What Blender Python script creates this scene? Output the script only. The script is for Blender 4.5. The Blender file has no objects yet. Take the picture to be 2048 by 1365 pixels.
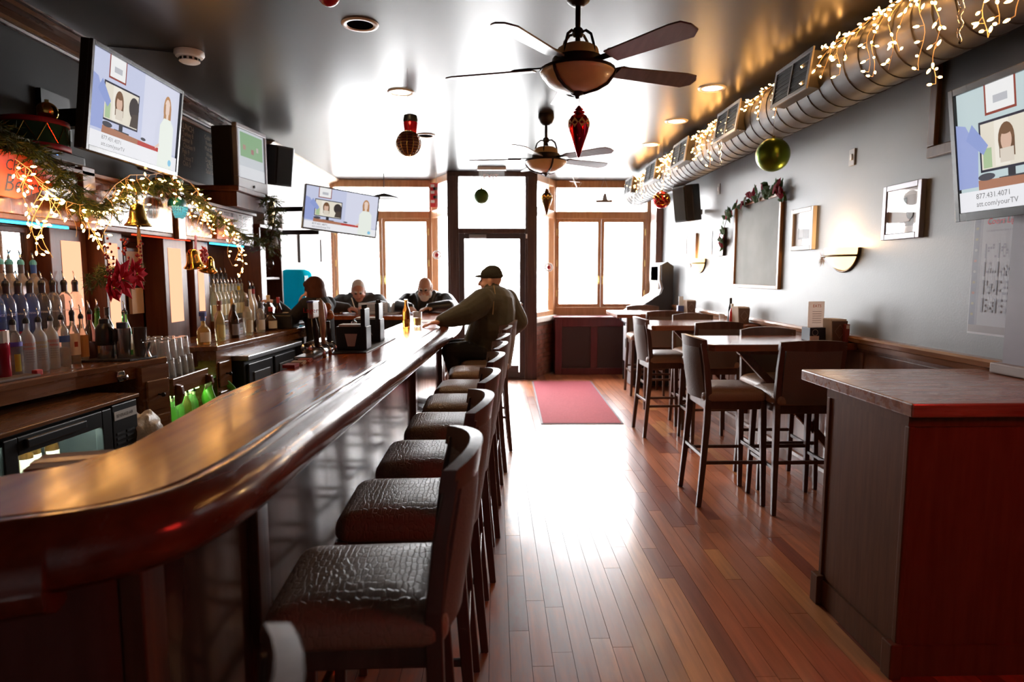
import bpy, bmesh, math, random
from mathutils import Vector, Matrix, Euler
import numpy as np
random.seed(7)
PI = math.pi
sc = bpy.context.scene
COL = sc.collection
# ------------------------------------------------------------------ camera
cd = bpy.data.cameras.new('camera'); cam = bpy.data.objects.new('camera', cd); COL.objects.link(cam)
cd.sensor_width = 36.0; cd.lens = 36.0 * 1290 / 2048
cd.clip_start = 0.05; cd.clip_end = 300
cam.location = (0, 0, 1.5)
cam.rotation_euler = (PI/2 - 0.103888, 0, -0.0262085)
cd.dof.use_dof = True; cd.dof.focus_distance = 3.3; cd.dof.aperture_fstop = 2.4
sc.camera = cam
# ------------------------------------------------------------------ world, overcast daylight
w = bpy.data.worlds.new('overcast_sky'); sc.world = w; w.use_nodes = True
bg = w.node_tree.nodes['Background']; bg.inputs[0].default_value = (0.97, 0.98, 1.0, 1); bg.inputs[1].default_value = 19.0
sc.view_settings.view_transform = 'Standard'; sc.view_settings.look = 'None'
sc.view_settings.exposure = 0.8; sc.view_settings.gamma = 1.0; sc.view_settings.use_curve_mapping = False
def portal(name, loc, sx, sz, rz=0):
    l = bpy.data.lights.new(name, 'AREA'); l.shape = 'RECTANGLE'; l.size = sx; l.size_y = sz
    l.cycles.is_portal = True
    o = bpy.data.objects.new(name, l); COL.objects.link(o); o.location = loc
    o.rotation_euler = (-PI/2, 0, rz)
portal('portal_window_west', (-1.69, 10.06, 1.85), 1.6, 1.95)
portal('portal_window_east', (1.62, 10.06, 1.85), 1.6, 1.95)
portal('portal_door', (-0.03, 9.2, 1.45), 1.0, 2.9)
# ------------------------------------------------------------------ helpers
def V(*a): return Vector(a)
def empty(name, loc=(0, 0, 0), rz=0):
    o = bpy.data.objects.new(name, None); o.empty_display_size = .05
    o.location = loc; o.rotation_euler = (0, 0, rz); COL.objects.link(o); return o
def tag(o, label=None, cat=None, group=None, kind=None):
    if label: o['label'] = label
    if cat: o['category'] = cat
    if group: o['group'] = group
    if kind: o['kind'] = kind
    return o
def thing(name, label, cat, loc=(0, 0, 0), rz=0, group=None):
    return tag(empty(name, loc, rz), label, cat, group)
def copy_tree(o, parent=None):
    c = o.copy(); COL.objects.link(c); c.parent = parent
    for ch in list(o.children): copy_tree(ch, c)
    return c
class MB:
    def __init__(s): s.v = []; s.f = []; s.c = []; s.cur = None
    def add(s, vs, fs):
        n = len(s.v); s.v += [tuple(p) for p in vs]; s.f += [tuple(i + n for i in f) for f in fs]; s.c += [s.cur] * len(fs); return s
    def box(s, x0, y0, z0, x1, y1, z1):
        if x0 > x1: x0, x1 = x1, x0
        if y0 > y1: y0, y1 = y1, y0
        if z0 > z1: z0, z1 = z1, z0
        return s.add([(x0,y0,z0),(x1,y0,z0),(x1,y1,z0),(x0,y1,z0),(x0,y0,z1),(x1,y0,z1),(x1,y1,z1),(x0,y1,z1)],
                     [(0,3,2,1),(4,5,6,7),(0,1,5,4),(1,2,6,5),(2,3,7,6),(3,0,4,7)])
    def bar(s, p, q, a, b, up=(0, 0, 1)):           # a box from p to q, a wide (sideways), b thick (up)
        p, q = Vector(p), Vector(q); d = (q - p).normalized(); u = Vector(up)
        if abs(d.dot(u)) > .98: u = Vector((0, 1, 0))
        r = d.cross(u).normalized(); u = r.cross(d)
        vs = [e + r*(sx*a/2) + u*(sz*b/2) for e in (p, q) for sx, sz in ((-1,-1),(1,-1),(1,1),(-1,1))]
        return s.add(vs, [(0,1,2,3),(7,6,5,4),(0,4,5,1),(1,5,6,2),(2,6,7,3),(3,7,4,0)])
    def prism(s, pts, z0, z1):                       # polygon in xy, ccw
        n = len(pts); vs = [(x, y, z0) for x, y in pts] + [(x, y, z1) for x, y in pts]
        return s.add(vs, [tuple(range(n))[::-1], tuple(range(n, 2*n))] + [(i, (i+1) % n, n+(i+1) % n, n+i) for i in range(n)])
    def extr(s, pts, axis, a0, a1):                  # polygon given in the two other axes, extruded along axis
        n = len(pts)
        def mk(u, v, t): return {'x': (t, u, v), 'y': (u, t, v), 'z': (u, v, t)}[axis]
        vs = [mk(u, v, a0) for u, v in pts] + [mk(u, v, a1) for u, v in pts]
        return s.add(vs, [tuple(range(n))[::-1], tuple(range(n, 2*n))] + [(i, (i+1) % n, n+(i+1) % n, n+i) for i in range(n)])
    def lathe(s, prof, n=20, c=(0, 0, 0), M=None, cap=True):
        vs, fs = [], []
        for r, z in prof:
            for k in range(n):
                a = 2*PI*k/n; vs.append(Vector((r*math.cos(a), r*math.sin(a), z)))
        m = len(prof)
        for j in range(m-1):
            for k in range(n):
                k2 = (k+1) % n; fs.append((j*n+k, j*n+k2, (j+1)*n+k2, (j+1)*n+k))
        if cap:
            fs.append(tuple(range(n))[::-1]); fs.append(tuple(range((m-1)*n, m*n)))
        if M: vs = [M @ p for p in vs]
        return s.add([p + Vector(c) for p in vs], fs)
    def sphere(s, c, r, n=16, m=10, M=None):
        if not hasattr(r, '__len__'): r = (r, r, r)
        vs = [(0, 0, -1)]; fs = []
        for j in range(1, m):
            t = -PI/2 + PI*j/m
            for k in range(n):
                a = 2*PI*k/n; vs.append((math.cos(t)*math.cos(a), math.cos(t)*math.sin(a), math.sin(t)))
        vs.append((0, 0, 1)); L = len(vs)-1
        for k in range(n):
            k2 = (k+1) % n; fs.append((0, 1+k2, 1+k)); fs.append((L, L-n+k, L-n+k2))
            for j in range(m-2): fs.append((1+j*n+k, 1+j*n+k2, 1+(j+1)*n+k2, 1+(j+1)*n+k))
        vs = [Vector((x*r[0], y*r[1], z*r[2])) for x, y, z in vs]
        if M: vs = [M @ p for p in vs]
        return s.add([p + Vector(c) for p in vs], fs)
    def tube(s, path, r, n=8, cap=True, closed=False):
        P = [Vector(p) for p in path]; m = len(P); vs = []; fs = []; up = None
        for i in range(m):
            a = P[(i-1) % m] if (closed or i) else P[i]; b = P[(i+1) % m] if (closed or i < m-1) else P[i]
            d = (b-a).normalized() if (b-a).length > 1e-9 else Vector((0, 0, 1))
            if up is None:
                up = Vector((0, 0, 1)) if abs(d.z) < .9 else Vector((1, 0, 0))
            u = (up - d*up.dot(d)); u = u.normalized() if u.length > 1e-6 else Vector((1, 0, 0)); up = u; w_ = d.cross(u)
            rr = r[i] if hasattr(r, '__len__') else r
            for k in range(n):
                t = 2*PI*k/n; vs.append(P[i] + (u*math.cos(t) + w_*math.sin(t))*rr)
        for i in range(m if closed else m-1):
            i2 = (i+1) % m
            for k in range(n):
                k2 = (k+1) % n; fs.append((i*n+k, i*n+k2, i2*n+k2, i2*n+k))
        if cap and not closed: fs.append(tuple(range(n))[::-1]); fs.append(tuple(range((m-1)*n, m*n)))
        return s.add(vs, fs)
    def sweep(s, prof, path, closedprof=True):       # prof: (offset to the right of travel, z); path in xy
        P = [Vector((x, y)) for x, y in path]; m = len(P); n = len(prof); vs = []; fs = []
        for i in range(m):
            d1 = (P[i]-P[i-1]).normalized() if i else (P[1]-P[0]).normalized()
            d2 = (P[i+1]-P[i]).normalized() if i < m-1 else d1
            n1 = Vector((d1.y, -d1.x)); n2 = Vector((d2.y, -d2.x)); nn = (n1+n2).normalized(); k = 1/max(.4, nn.dot(n1))
            for o, z in prof: q = P[i] + nn*(o*k); vs.append((q.x, q.y, z))
        for i in range(m-1):
            for k in range(n if closedprof else n-1):
                k2 = (k+1) % n; fs.append((i*n+k, (i+1)*n+k, (i+1)*n+k2, i*n+k2))
        if closedprof: fs.append(tuple(range(n))); fs.append(tuple(range((m-1)*n, m*n))[::-1])
        return s.add(vs, fs)
    def xf(s, M):
        s.v = [tuple(M @ Vector(p)) for p in s.v]; return s
    def build(s, name, m, parent=None, smooth=False, bevel=0, seg=2, sub=0, loc=None):
        me = bpy.data.meshes.new(name); me.from_pydata(s.v, [], s.f); me.validate(); 
        b = bmesh.new(); b.from_mesh(me); bmesh.ops.recalc_face_normals(b, faces=b.faces); b.to_mesh(me); b.free()
        if any(c is not None for c in s.c):
            at = me.color_attributes.new('Col', 'FLOAT_COLOR', 'CORNER')
            for p in me.polygons:
                c = s.c[p.index] or (1, 1, 1)
                for li in p.loop_indices: at.data[li].color = (*c, 1)
        o = bpy.data.objects.new(name, me); COL.objects.link(o)
        if m is not None: me.materials.append(m)
        if parent is not None: o.parent = parent
        if loc is not None: o.location = loc
        if smooth:
            if smooth is True: me.shade_smooth()
            else: me.set_sharp_from_angle(angle=math.radians(smooth)); 
        if bevel:
            md = o.modifiers.new('edges', 'BEVEL'); md.width = bevel; md.segments = seg; md.limit_method = 'ANGLE'; md.angle_limit = math.radians(40)
        if sub:
            md = o.modifiers.new('smooth', 'SUBSURF'); md.levels = sub; md.render_levels = sub
        return o
def mesh_obj(name, me, parent=None, loc=(0, 0, 0), rot=(0, 0, 0)):
    o = bpy.data.objects.new(name, me); COL.objects.link(o); o.parent = parent; o.location = loc; o.rotation_euler = rot; return o
FONTS = {}
def text(name, body, size, M, mat, parent=None, align='LEFT', ext=.0, shear=0, sx=1.0, bold=0):
    cu = bpy.data.curves.new('t', 'FONT'); cu.body = body; cu.size = size; cu.align_x = align; cu.extrude = ext; cu.shear = shear
    cu.offset = bold; cu.resolution_u = 2
    t = bpy.data.objects.new('t', cu); COL.objects.link(t); bpy.context.view_layer.update()
    me = bpy.data.meshes.new_from_object(t.evaluated_get(bpy.context.evaluated_depsgraph_get())); bpy.data.objects.remove(t); bpy.data.curves.remove(cu)
    me.transform(M @ Matrix.Diagonal((sx, 1, 1, 1))); me.materials.clear(); me.materials.append(mat)
    o = bpy.data.objects.new(name, me); COL.objects.link(o); o.parent = parent; return o
def frame_M(origin, xdir, ydir):                     # local x, y -> world; z = x cross y
    x = Vector(xdir).normalized(); y = Vector(ydir).normalized(); z = x.cross(y)
    M = Matrix((x, y, z)).transposed().to_4x4(); M.translation = Vector(origin); return M
# ------------------------------------------------------------------ materials
MATS = {}
def nodes_of(m): return m.node_tree.nodes, m.node_tree.links
def mat(name, col=(.5, .5, .5), rough=.5, metal=0, spec=.5, var=0, vscale=6, bump=0, bscale=40, coat=0, coat_r=.1, emit=None, estr=0, trans=0, ior=1.45, alpha=1, sheen=0, stretch=None, col2=None, rvar=0):
    if name in MATS: return MATS[name]
    m = bpy.data.materials.new(name); m.use_nodes = True; N, L = nodes_of(m); b = N['Principled BSDF']; MATS[name] = m
    b.inputs['Base Color'].default_value = (*col, 1); b.inputs['Roughness'].default_value = rough; b.inputs['Metallic'].default_value = metal
    b.inputs['Specular IOR Level'].default_value = spec; b.inputs['Coat Weight'].default_value = coat; b.inputs['Coat Roughness'].default_value = coat_r
    b.inputs['Transmission Weight'].default_value = trans; b.inputs['IOR'].default_value = ior; b.inputs['Alpha'].default_value = alpha
    b.inputs['Sheen Weight'].default_value = sheen
    if emit: b.inputs['Emission Color'].default_value = (*emit, 1); b.inputs['Emission Strength'].default_value = estr
    if var or bump or rvar:
        tc = N.new('ShaderNodeTexCoord'); mp = N.new('ShaderNodeMapping'); L.new(tc.outputs['Object'], mp.inputs[0])
        mp.inputs['Scale'].default_value = stretch or (1, 1, 1)
    if var:
        nz = N.new('ShaderNodeTexNoise'); nz.inputs['Scale'].default_value = vscale; nz.inputs['Detail'].default_value = 5; L.new(mp.outputs[0], nz.inputs[0])
        mx = N.new('ShaderNodeMix'); mx.data_type = 'RGBA'
        c2 = col2 or tuple(min(1, c*(1+var)) for c in col); c1 = col if col2 else tuple(c*(1-var) for c in col)
        mx.inputs[6].default_value = (*c1, 1); mx.inputs[7].default_value = (*c2, 1)
        rp = N.new('ShaderNodeMapRange'); rp.inputs[1].default_value = .3; rp.inputs[2].default_value = .7
        L.new(nz.outputs[0], rp.inputs[0]); L.new(rp.outputs[0], mx.inputs[0]); L.new(mx.outputs[2], b.inputs['Base Color'])
    if rvar:
        n3 = N.new('ShaderNodeTexNoise'); n3.inputs['Scale'].default_value = vscale*.7; n3.inputs['Detail'].default_value = 6; L.new(mp.outputs[0], n3.inputs[0])
        r3 = N.new('ShaderNodeMapRange'); r3.inputs[1].default_value = .3; r3.inputs[2].default_value = .7; r3.inputs[3].default_value = max(.02, rough-rvar); r3.inputs[4].default_value = rough+rvar
        L.new(n3.outputs[0], r3.inputs[0]); L.new(r3.outputs[0], b.inputs['Roughness'])
    if bump:
        n2 = N.new('ShaderNodeTexNoise'); n2.inputs['Scale'].default_value = bscale; n2.inputs['Detail'].default_value = 4; L.new(mp.outputs[0], n2.inputs[0])
        bp = N.new('ShaderNodeBump'); bp.inputs['Strength'].default_value = bump; bp.inputs['Distance'].default_value = .01
        L.new(n2.outputs[0], bp.inputs['Height']); L.new(bp.outputs[0], b.inputs['Normal'])
    return m
def wood(name, c1, c2, rough=.35, axis='y', coat=.3, grain=1.0, rvar=.05, coat_r=.12):
    st = {'x': (1.2, 14, 14), 'y': (14, 1.2, 14), 'z': (14, 14, 1.2)}[axis]
    return mat(name, c1, rough, var=.01, col2=c2, vscale=2.2*grain, bump=.04, bscale=8*grain, stretch=st, coat=coat, coat_r=coat_r, rvar=rvar)
def emis(name, col, s):
    if name in MATS: return MATS[name]
    m = bpy.data.materials.new(name); m.use_nodes = True; N, L = nodes_of(m); MATS[name] = m
    for n in list(N): N.remove(n)
    e = N.new('ShaderNodeEmission'); e.inputs[0].default_value = (*col, 1); e.inputs[1].default_value = s
    o = N.new('ShaderNodeOutputMaterial'); L.new(e.outputs[0], o.inputs[0]); return m
def thin_paper(name, col):
    if name in MATS: return MATS[name]
    m = bpy.data.materials.new(name); m.use_nodes = True; N, L = nodes_of(m); MATS[name] = m
    for n in list(N): N.remove(n)
    d = N.new('ShaderNodeBsdfDiffuse'); d.inputs[0].default_value = (*col, 1); t = N.new('ShaderNodeBsdfTranslucent'); t.inputs[0].default_value = (*col, 1)
    mx = N.new('ShaderNodeMixShader'); mx.inputs[0].default_value = .5; o = N.new('ShaderNodeOutputMaterial')
    L.new(d.outputs[0], mx.inputs[1]); L.new(t.outputs[0], mx.inputs[2]); L.new(mx.outputs[0], o.inputs[0]); return m
def pane_glass(name, tint=(1, 1, 1), refl=.08, rough=.02):
    if name in MATS: return MATS[name]
    m = bpy.data.materials.new(name); m.use_nodes = True; N, L = nodes_of(m); MATS[name] = m
    for n in list(N): N.remove(n)
    t = N.new('ShaderNodeBsdfTransparent'); t.inputs[0].default_value = (*tint, 1)
    g = N.new('ShaderNodeBsdfGlossy'); g.inputs['Roughness'].default_value = rough
    fr = N.new('ShaderNodeFresnel'); fr.inputs[0].default_value = 1.45
    ge = N.new('ShaderNodeNewGeometry'); iv = N.new('ShaderNodeMath'); iv.operation = 'SUBTRACT'; iv.inputs[0].default_value = 1; L.new(ge.outputs['Backfacing'], iv.inputs[1])
    mu = N.new('ShaderNodeMath'); mu.operation = 'MULTIPLY'; L.new(fr.outputs[0], mu.inputs[0]); L.new(iv.outputs[0], mu.inputs[1])   # one thin sheet: only the front face mirrors
    mx = N.new('ShaderNodeMixShader'); o = N.new('ShaderNodeOutputMaterial')
    L.new(mu.outputs[0], mx.inputs[0]); L.new(t.outputs[0], mx.inputs[1]); L.new(g.outputs[0], mx.inputs[2]); L.new(mx.outputs[0], o.inputs[0]); return m
def curved_text(name, body, size, r, ang, z, mat_, parent, align='CENTER', sx=1.0):
    cu = bpy.data.curves.new('t', 'FONT'); cu.body = body; cu.size = size; cu.align_x = align; cu.resolution_u = 2
    o = bpy.data.objects.new('t', cu); COL.objects.link(o); bpy.context.view_layer.update()
    me = bpy.data.meshes.new_from_object(o.evaluated_get(bpy.context.evaluated_depsgraph_get())); bpy.data.objects.remove(o); bpy.data.curves.remove(cu)
    for v in me.vertices:
        a = ang + v.co.x*sx/r; y = v.co.y; v.co = (r*math.cos(a), r*math.sin(a), z+y)
    me.materials.clear(); me.materials.append(mat_); q = bpy.data.objects.new(name, me); COL.objects.link(q); q.parent = parent; return q
def attr_mat(name, rough=.6, emit=0, spec=.3, factor=1.0):   # colour from the 'Col' attribute
    if name in MATS: return MATS[name]
    m = mat(name, (.5, .5, .5), rough, spec=spec); N, L = nodes_of(m); b = N['Principled BSDF']
    a = N.new('ShaderNodeAttribute'); a.attribute_name = 'Col'
    if emit:
        L.new(a.outputs[0], b.inputs['Emission Color']); b.inputs['Emission Strength'].default_value = emit; b.inputs['Base Color'].default_value = (.02, .02, .02, 1)
    else: L.new(a.outputs[0], b.inputs['Base Color'])
    return m
def print_layers(name, origin, xdir, ydir, W, H, layers, m, parent=None, gap=.0006):
    """flat print: coloured shapes in unit coordinates, stacked like ink layers on one sheet"""
    M = frame_M(origin, xdir, ydir); b = MB()
    for i, (col, pts) in enumerate(layers):
        b.cur = col
        b.add([M @ Vector((x*W, y*H, gap*i)) for x, y in pts], [tuple(range(len(pts)))])
    me_o = b.build(name, m, parent)
    # build() recalculates normals per island: make them all face out
    me = me_o.data; z = M.to_3x3() @ Vector((0, 0, 1)); flip = [p.index for p in me.polygons if p.normal.dot(z) < 0]
    if flip:
        bm = bmesh.new(); bm.from_mesh(me); bm.faces.ensure_lookup_table(); bmesh.ops.reverse_faces(bm, faces=[bm.faces[i] for i in flip]); bm.to_mesh(me); bm.free()
    return me_o
def R_(x0, y0, x1, y1): return [(x0, y0), (x1, y0), (x1, y1), (x0, y1)]
def E_(cx, cy, rx, ry, n=18, a0=0, a1=2*PI): return [(cx+rx*math.cos(a0+(a1-a0)*k/n), cy+ry*math.sin(a0+(a1-a0)*k/n)) for k in range(n)]
black = mat('black_plastic', (.012, .012, .013), .35)
blackmatte = mat('black_matte', (.012, .012, .012), .6)
chrome = mat('brushed_steel', (.62, .62, .63), .22, metal=1)
steel = mat('dull_steel', (.42, .42, .43), .35, metal=1)
gold = mat('gold_plastic', (.85, .52, .12), .14, metal=1)
brass = mat('brass', (.6, .42, .16), .3, metal=1)
white = mat('white_plastic', (.75, .74, .71), .45)
red_cloth = mat('red_fabric', (.45, .012, .02), .7, sheen=.3)
clear_glass = mat('clear_glass', (.97, .98, .98), .02, trans=1, ior=1.42)
paper = mat('paper', (.72, .71, .69), .75)
mahog = wood('mahogany', (.085, .024, .010), (.17, .055, .022), .3, 'y')
mahog_z = wood('mahogany_upright', (.075, .022, .010), (.14, .045, .02), .32, 'z')
oak = wood('oak_brown', (.16, .075, .03), (.25, .13, .055), .38, 'y')
# ------------------------------------------------------------------ the room
XL, XR, YW, ZC = -2.6, 2.37, 9.9, 2.9
Y0 = -1.6
# floor: hardwood planks, each cut board an object of its own as far as they can be told apart
fm = mat('plank_wood', (.3, .1, .05), .26, coat=.35, coat_r=.16); N, L = nodes_of(fm); b_ = N['Principled BSDF']
tc = N.new('ShaderNodeTexCoord'); mp = N.new('ShaderNodeMapping'); mp.inputs['Scale'].default_value = (22, 1.6, 1); L.new(tc.outputs['Object'], mp.inputs[0])
nz = N.new('ShaderNodeTexNoise'); nz.inputs['Scale'].default_value = 1.6; nz.inputs['Detail'].default_value = 7; L.new(mp.outputs[0], nz.inputs[0])
a_ = N.new('ShaderNodeAttribute'); a_.attribute_name = 'Col'
mx = N.new('ShaderNodeMix'); mx.data_type = 'RGBA'; mx.blend_type = 'MULTIPLY'; mx.inputs[0].default_value = 1
rp = N.new('ShaderNodeMapRange'); rp.inputs[1].default_value = .25; rp.inputs[2].default_value = .75; rp.inputs[3].default_value = .78; rp.inputs[4].default_value = 1.3
L.new(nz.outputs[0], rp.inputs[0]); L.new(a_.outputs[0], mx.inputs[6]); L.new(rp.outputs[0], mx.inputs[7])
# worn, greyed finish along the bar where people walk: noise broken up, strongest near x = 0
sx = N.new('ShaderNodeSeparateXYZ'); L.new(tc.outputs['Object'], sx.inputs[0])
wr = N.new('ShaderNodeMapRange'); wr.inputs[1].default_value = .95; wr.inputs[2].default_value = .1; wr.clamp = True; L.new(sx.outputs[0], wr.inputs[0])
n2 = N.new('ShaderNodeTexNoise'); n2.inputs['Scale'].default_value = 3.0; n2.inputs['Detail'].default_value = 9; n2.inputs['Roughness'].default_value = .7
mp2 = N.new('ShaderNodeMapping'); mp2.inputs['Scale'].default_value = (3, 1, 1); L.new(tc.outputs['Object'], mp2.inputs[0]); L.new(mp2.outputs[0], n2.inputs[0])
th = N.new('ShaderNodeMapRange'); th.inputs[1].default_value = .38; th.inputs[2].default_value = .62; L.new(n2.outputs[0], th.inputs[0])
ml = N.new('ShaderNodeMath'); ml.operation = 'MULTIPLY'; L.new(wr.outputs[0], ml.inputs[0]); L.new(th.outputs[0], ml.inputs[1])
m2 = N.new('ShaderNodeMix'); m2.data_type = 'RGBA'; m2.inputs[7].default_value = (.2, .15, .13, 1)
sc8 = N.new('ShaderNodeMath'); sc8.operation = 'MULTIPLY'; sc8.inputs[1].default_value = .75; L.new(ml.outputs[0], sc8.inputs[0])
L.new(sc8.outputs[0], m2.inputs[0]); L.new(mx.outputs[2], m2.inputs[6]); L.new(m2.outputs[2], b_.inputs['Base Color'])
rr = N.new('ShaderNodeMapRange'); rr.inputs[3].default_value = .3; rr.inputs[4].default_value = .46; L.new(ml.outputs[0], rr.inputs[0]); L.new(rr.outputs[0], b_.inputs['Roughness'])
floor = tag(MB().box(XL-.1, Y0, -.06, XR+.1, YW+.1, -.012).build('floor', mat('subfloor', (.02, .012, .008), .9)), kind='structure')
PW = .083
planks = []
rng = random.Random(3)
x = XL
while x < XR:
    y = Y0 - rng.random()*.8
    while y < YW:
        l = rng.choice((.35, .5, .7, .9, 1.1, 1.4, 1.7)); y1 = min(y+l, YW)
        t = rng.random()
        c = (.34+.14*t, .105+.06*t, .042+.03*t)
        if rng.random() < .12: c = (.52, .22, .085)
        if rng.random() < .2: c = (.24, .062, .03)
        y0 = max(y, Y0)
        if y1 - y0 > .03: planks.append((x, min(x+PW, XR), y0, y1, c, rng.uniform(0, .0006)))
        y = y1
    x += PW
def vis(p):
    xc, yc = (p[0]+p[1])/2, (p[2]+p[3])/2
    if xc < -.72 or yc < 1.9 or xc > 2.37: return -1
    if xc > 1.47 and yc < 2.8: return -1
    return (p[3]-p[2])/max(1, yc)**3
planks.sort(key=vis, reverse=True)
stuffm = MB()
for i, (x0, x1, y0, y1, c, dz) in enumerate(planks):
    b = MB() if i < 298 else stuffm
    b.cur = c; g = .0009; z = -.0006+dz
    b.add([(x0+g,y0+g,-.012),(x1-g,y0+g,-.012),(x1-g,y1-g,-.012),(x0+g,y1-g,-.012),(x0+g,y0+g,z-.001),(x1-g,y0+g,z-.001),(x1-g,y1-g,z-.001),(x0+g,y1-g,z-.001)],
          [(4,5,6,7),(0,1,5,4),(1,2,6,5),(2,3,7,6),(3,0,4,7)])
    if i < 298: b.build('plank', fm, floor)
tag(stuffm.build('planks', fm, floor), kind='stuff')
# walls and ceiling
wallm = mat('grey_wall_paint', (.21, .22, .228), .42, var=.05, vscale=2, bump=.05, bscale=90, spec=.4)
ceilm = mat('charcoal_gloss_ceiling', (.032, .028, .027), .3, var=.06, vscale=1.5, spec=.36)
whitew = mat('off_white_wall_paint', (.62, .62, .6), .5, var=.04)
crownm = wood('crown_wood', (.05, .022, .014), (.10, .05, .035), .28, 'y')
def struct(name, b, m, parent=None, **k):
    o = b.build(name, m, parent, **k)
    if parent is None: o['kind'] = 'structure'
    return o
struct('wall_left', MB().box(XL-.12, Y0, 0, XL, YW+.2, ZC), mat('charcoal_wall_paint', (.016, .015, .015), .6, spec=.3, var=.06, vscale=2))
struct('wall_right', MB().box(XR, Y0, 0, XR+.12, YW+.2, ZC), wallm)
struct('wall_back', MB().box(XL-.12, Y0-.12, 0, XR+.12, Y0, ZC), wallm)
struct('ceiling', MB().box(XL-.12, Y0-.12, ZC, XR+.12, YW+.25, ZC+.1), ceilm)
struct('wall_left_far', MB().box(XL, 7.05, 0, XL+.14, YW, ZC-.001), whitew)
lav = mat('lavender_grey_paint', (.2, .17, .2), .5, var=.05)
struct('wall_pier', MB().box(2.29, .4, 1.053, XR-.001, 2.83, ZC-.001).box(2.29, .4, 0, XR-.001, 2.16, 1.0529), lav)
struct('trim_pier', MB().box(2.255, .42, 1.0525, XR, 2.86, 1.10), wood('pier_trim', (.2, .15, .13), (.3, .23, .2), .5, 'y'), bevel=.006)
# crown moulding along the bar side
cp = [(0, ZC-.001), (.18, ZC-.001), (.18, ZC-.012), (.16, ZC-.016), (.145, ZC-.032), (.10, ZC-.042), (.06, ZC-.06), (.045, ZC-.072), (.03, ZC-.075), (.03, ZC-.09), (0, ZC-.09)]
struct('trim_crown', MB().sweep(cp, [(XL, Y0), (XL, 7.05)]), crownm)
struct('trim_crown_far', MB().sweep([(o, z) for o, z in cp], [(XL+.1, 7.05), (XL+.1, YW-.02)]), mat('crown_cream', (.5, .42, .33), .35))
# wainscot, chair rail and skirting on the table side
wain = wood('wainscot_wood', (.15, .058, .03), (.22, .095, .05), .4, 'z', coat=.2)
ws = struct('wall_right_wainscot', MB().box(XR-.012, 2.83, 0, XR, YW-.02, 1.05), wain)
for k in range(6):
    ya = 2.86+1.17*k
    MB().box(XR-.02, ya, .14, XR-.011, ya+1.13, 1.0).build('panel', wain, ws, bevel=.004)
struct('trim_chair_rail', MB().sweep([(0, 1.02), (-.018, 1.02), (-.022, 1.05), (-.05, 1.06), (-.055, 1.085), (-.045, 1.098), (0, 1.1)], [(XR, 2.83), (XR, YW-.02)]), wood('rail_wood', (.2, .085, .035), (.3, .14, .06), .3, 'y'))
struct('baseboard_right', MB().sweep([(0, 0), (-.03, 0), (-.03, .09), (-.02, .11), (0, .115)], [(XR-.012, 2.83), (XR-.012, YW-.3)]), wain)
# ---- storefront
wm = wood('window_oak', (.3, .13, .05), (.42, .21, .09), .4, 'z', coat=.15)
dkm = wood('door_dark_wood', (.045, .022, .018), (.08, .04, .03), .4, 'z', coat=.2)
glassm = pane_glass('window_pane')
def rect_frame(b, x0, x1, z0, z1, y, t, d):
    b.box(x0, y, z0, x0+t, y+d, z1); b.box(x1-t, y, z0, x1, y+d, z1); b.box(x0+t, y, z0, x1-t, y+d, z0+t); b.box(x0+t, y, z1-t, x1-t, y+d, z1); return b
def shop_window(n, x0, x1, hinge_near):
    root = empty('window_%d' % n); root['kind'] = 'structure'
    y = YW
    f = MB(); f.box(x0-.12, y-.02, .86, x0, y+.12, ZC); f.box(x1, y-.02, .86, x1+.10, y+.12, ZC)
    f.box(x0, y-.02, 2.79, x1, y+.12, ZC); f.box(x0, y-.03, 2.33, x1, y+.13, 2.44); f.box(x0, y-.03, .86, x1, y+.13, .99)
    f.build('frame', wm, root, bevel=.006)
    MB().box(x0-.12, y-.1, .83, x1+.1, y+.1, .862).build('sill', wm, root, bevel=.006)
    MB().box(x0, y+.05, 2.44, x1, y+.056, 2.79).build('pane', glassm, root)
    xm = (x0+x1)/2
    for a, b2, s in ((x0, xm, 1), (xm, x1, -1)):
        c = rect_frame(MB(), a+.002, b2-.002, .99, 2.33, y+.005, .05, .06).build('casement', wm, root, bevel=.005)
        MB().box(a+.05, y+.03, 1.04, b2-.05, y+.036, 2.28).build('pane', glassm, c)
        hx = (b2-.026 if s > 0 else a+.026)
        MB().box(hx-.016, y-.004, 1.34, hx+.016, y+.004, 1.47).box(hx-.007, y-.03, 1.37, hx+.007, y-.004, 1.44).build('handle', brass, c, bevel=.003)
        ex = a+.012 if s > 0 else b2-.012
        for zz in (1.2, 1.66, 2.13):
            MB().lathe([(.009, -.05), (.009, .05)], 8, (ex, y-.004, zz)).build('hinge', brass, c)
    return root
shop_window(1, -2.42, -.99, 1)
shop_window(2, .93, 2.31, 1)
# entry: the door stands in front of the windows, splayed panes run back to them
dr = empty('door_1'); dr['kind'] = 'structure'; dy = 9.06
f = MB()
for xa, xb in ((-.66, -.50), (.42, .59)):
    f.box(xa, dy, 0, xb, dy+.14, ZC); f.box(xa+.03, dy-.018, 0, xb-.03, dy, ZC-.06)
f.box(-.50, dy, 2.06, .42, dy+.14, 2.13); f.box(-.50, dy, 2.83, .42, dy+.14, ZC); f.box(-.5, dy+.02, 0, .42, dy+.12, .03)
f.build('door_frame', dkm, dr, bevel=.006)
MB().box(-.49, dy+.06, 2.13, .41, dy+.066, 2.83).build('pane', glassm, dr)
lf = rect_frame(MB(), -.4995, .4195, .03, 2.0595, dy+.04, .075, .05); lf.box(-.415, dy+.04, .105, .335, dy+.09, .2); lf.build('door_leaf', mat('door_metal', (.06, .05, .055), .4), dr, bevel=.004)
MB().box(-.415, dy+.06, .2, .335, dy+.066, 1.98).build('pane', glassm, dr)
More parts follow.
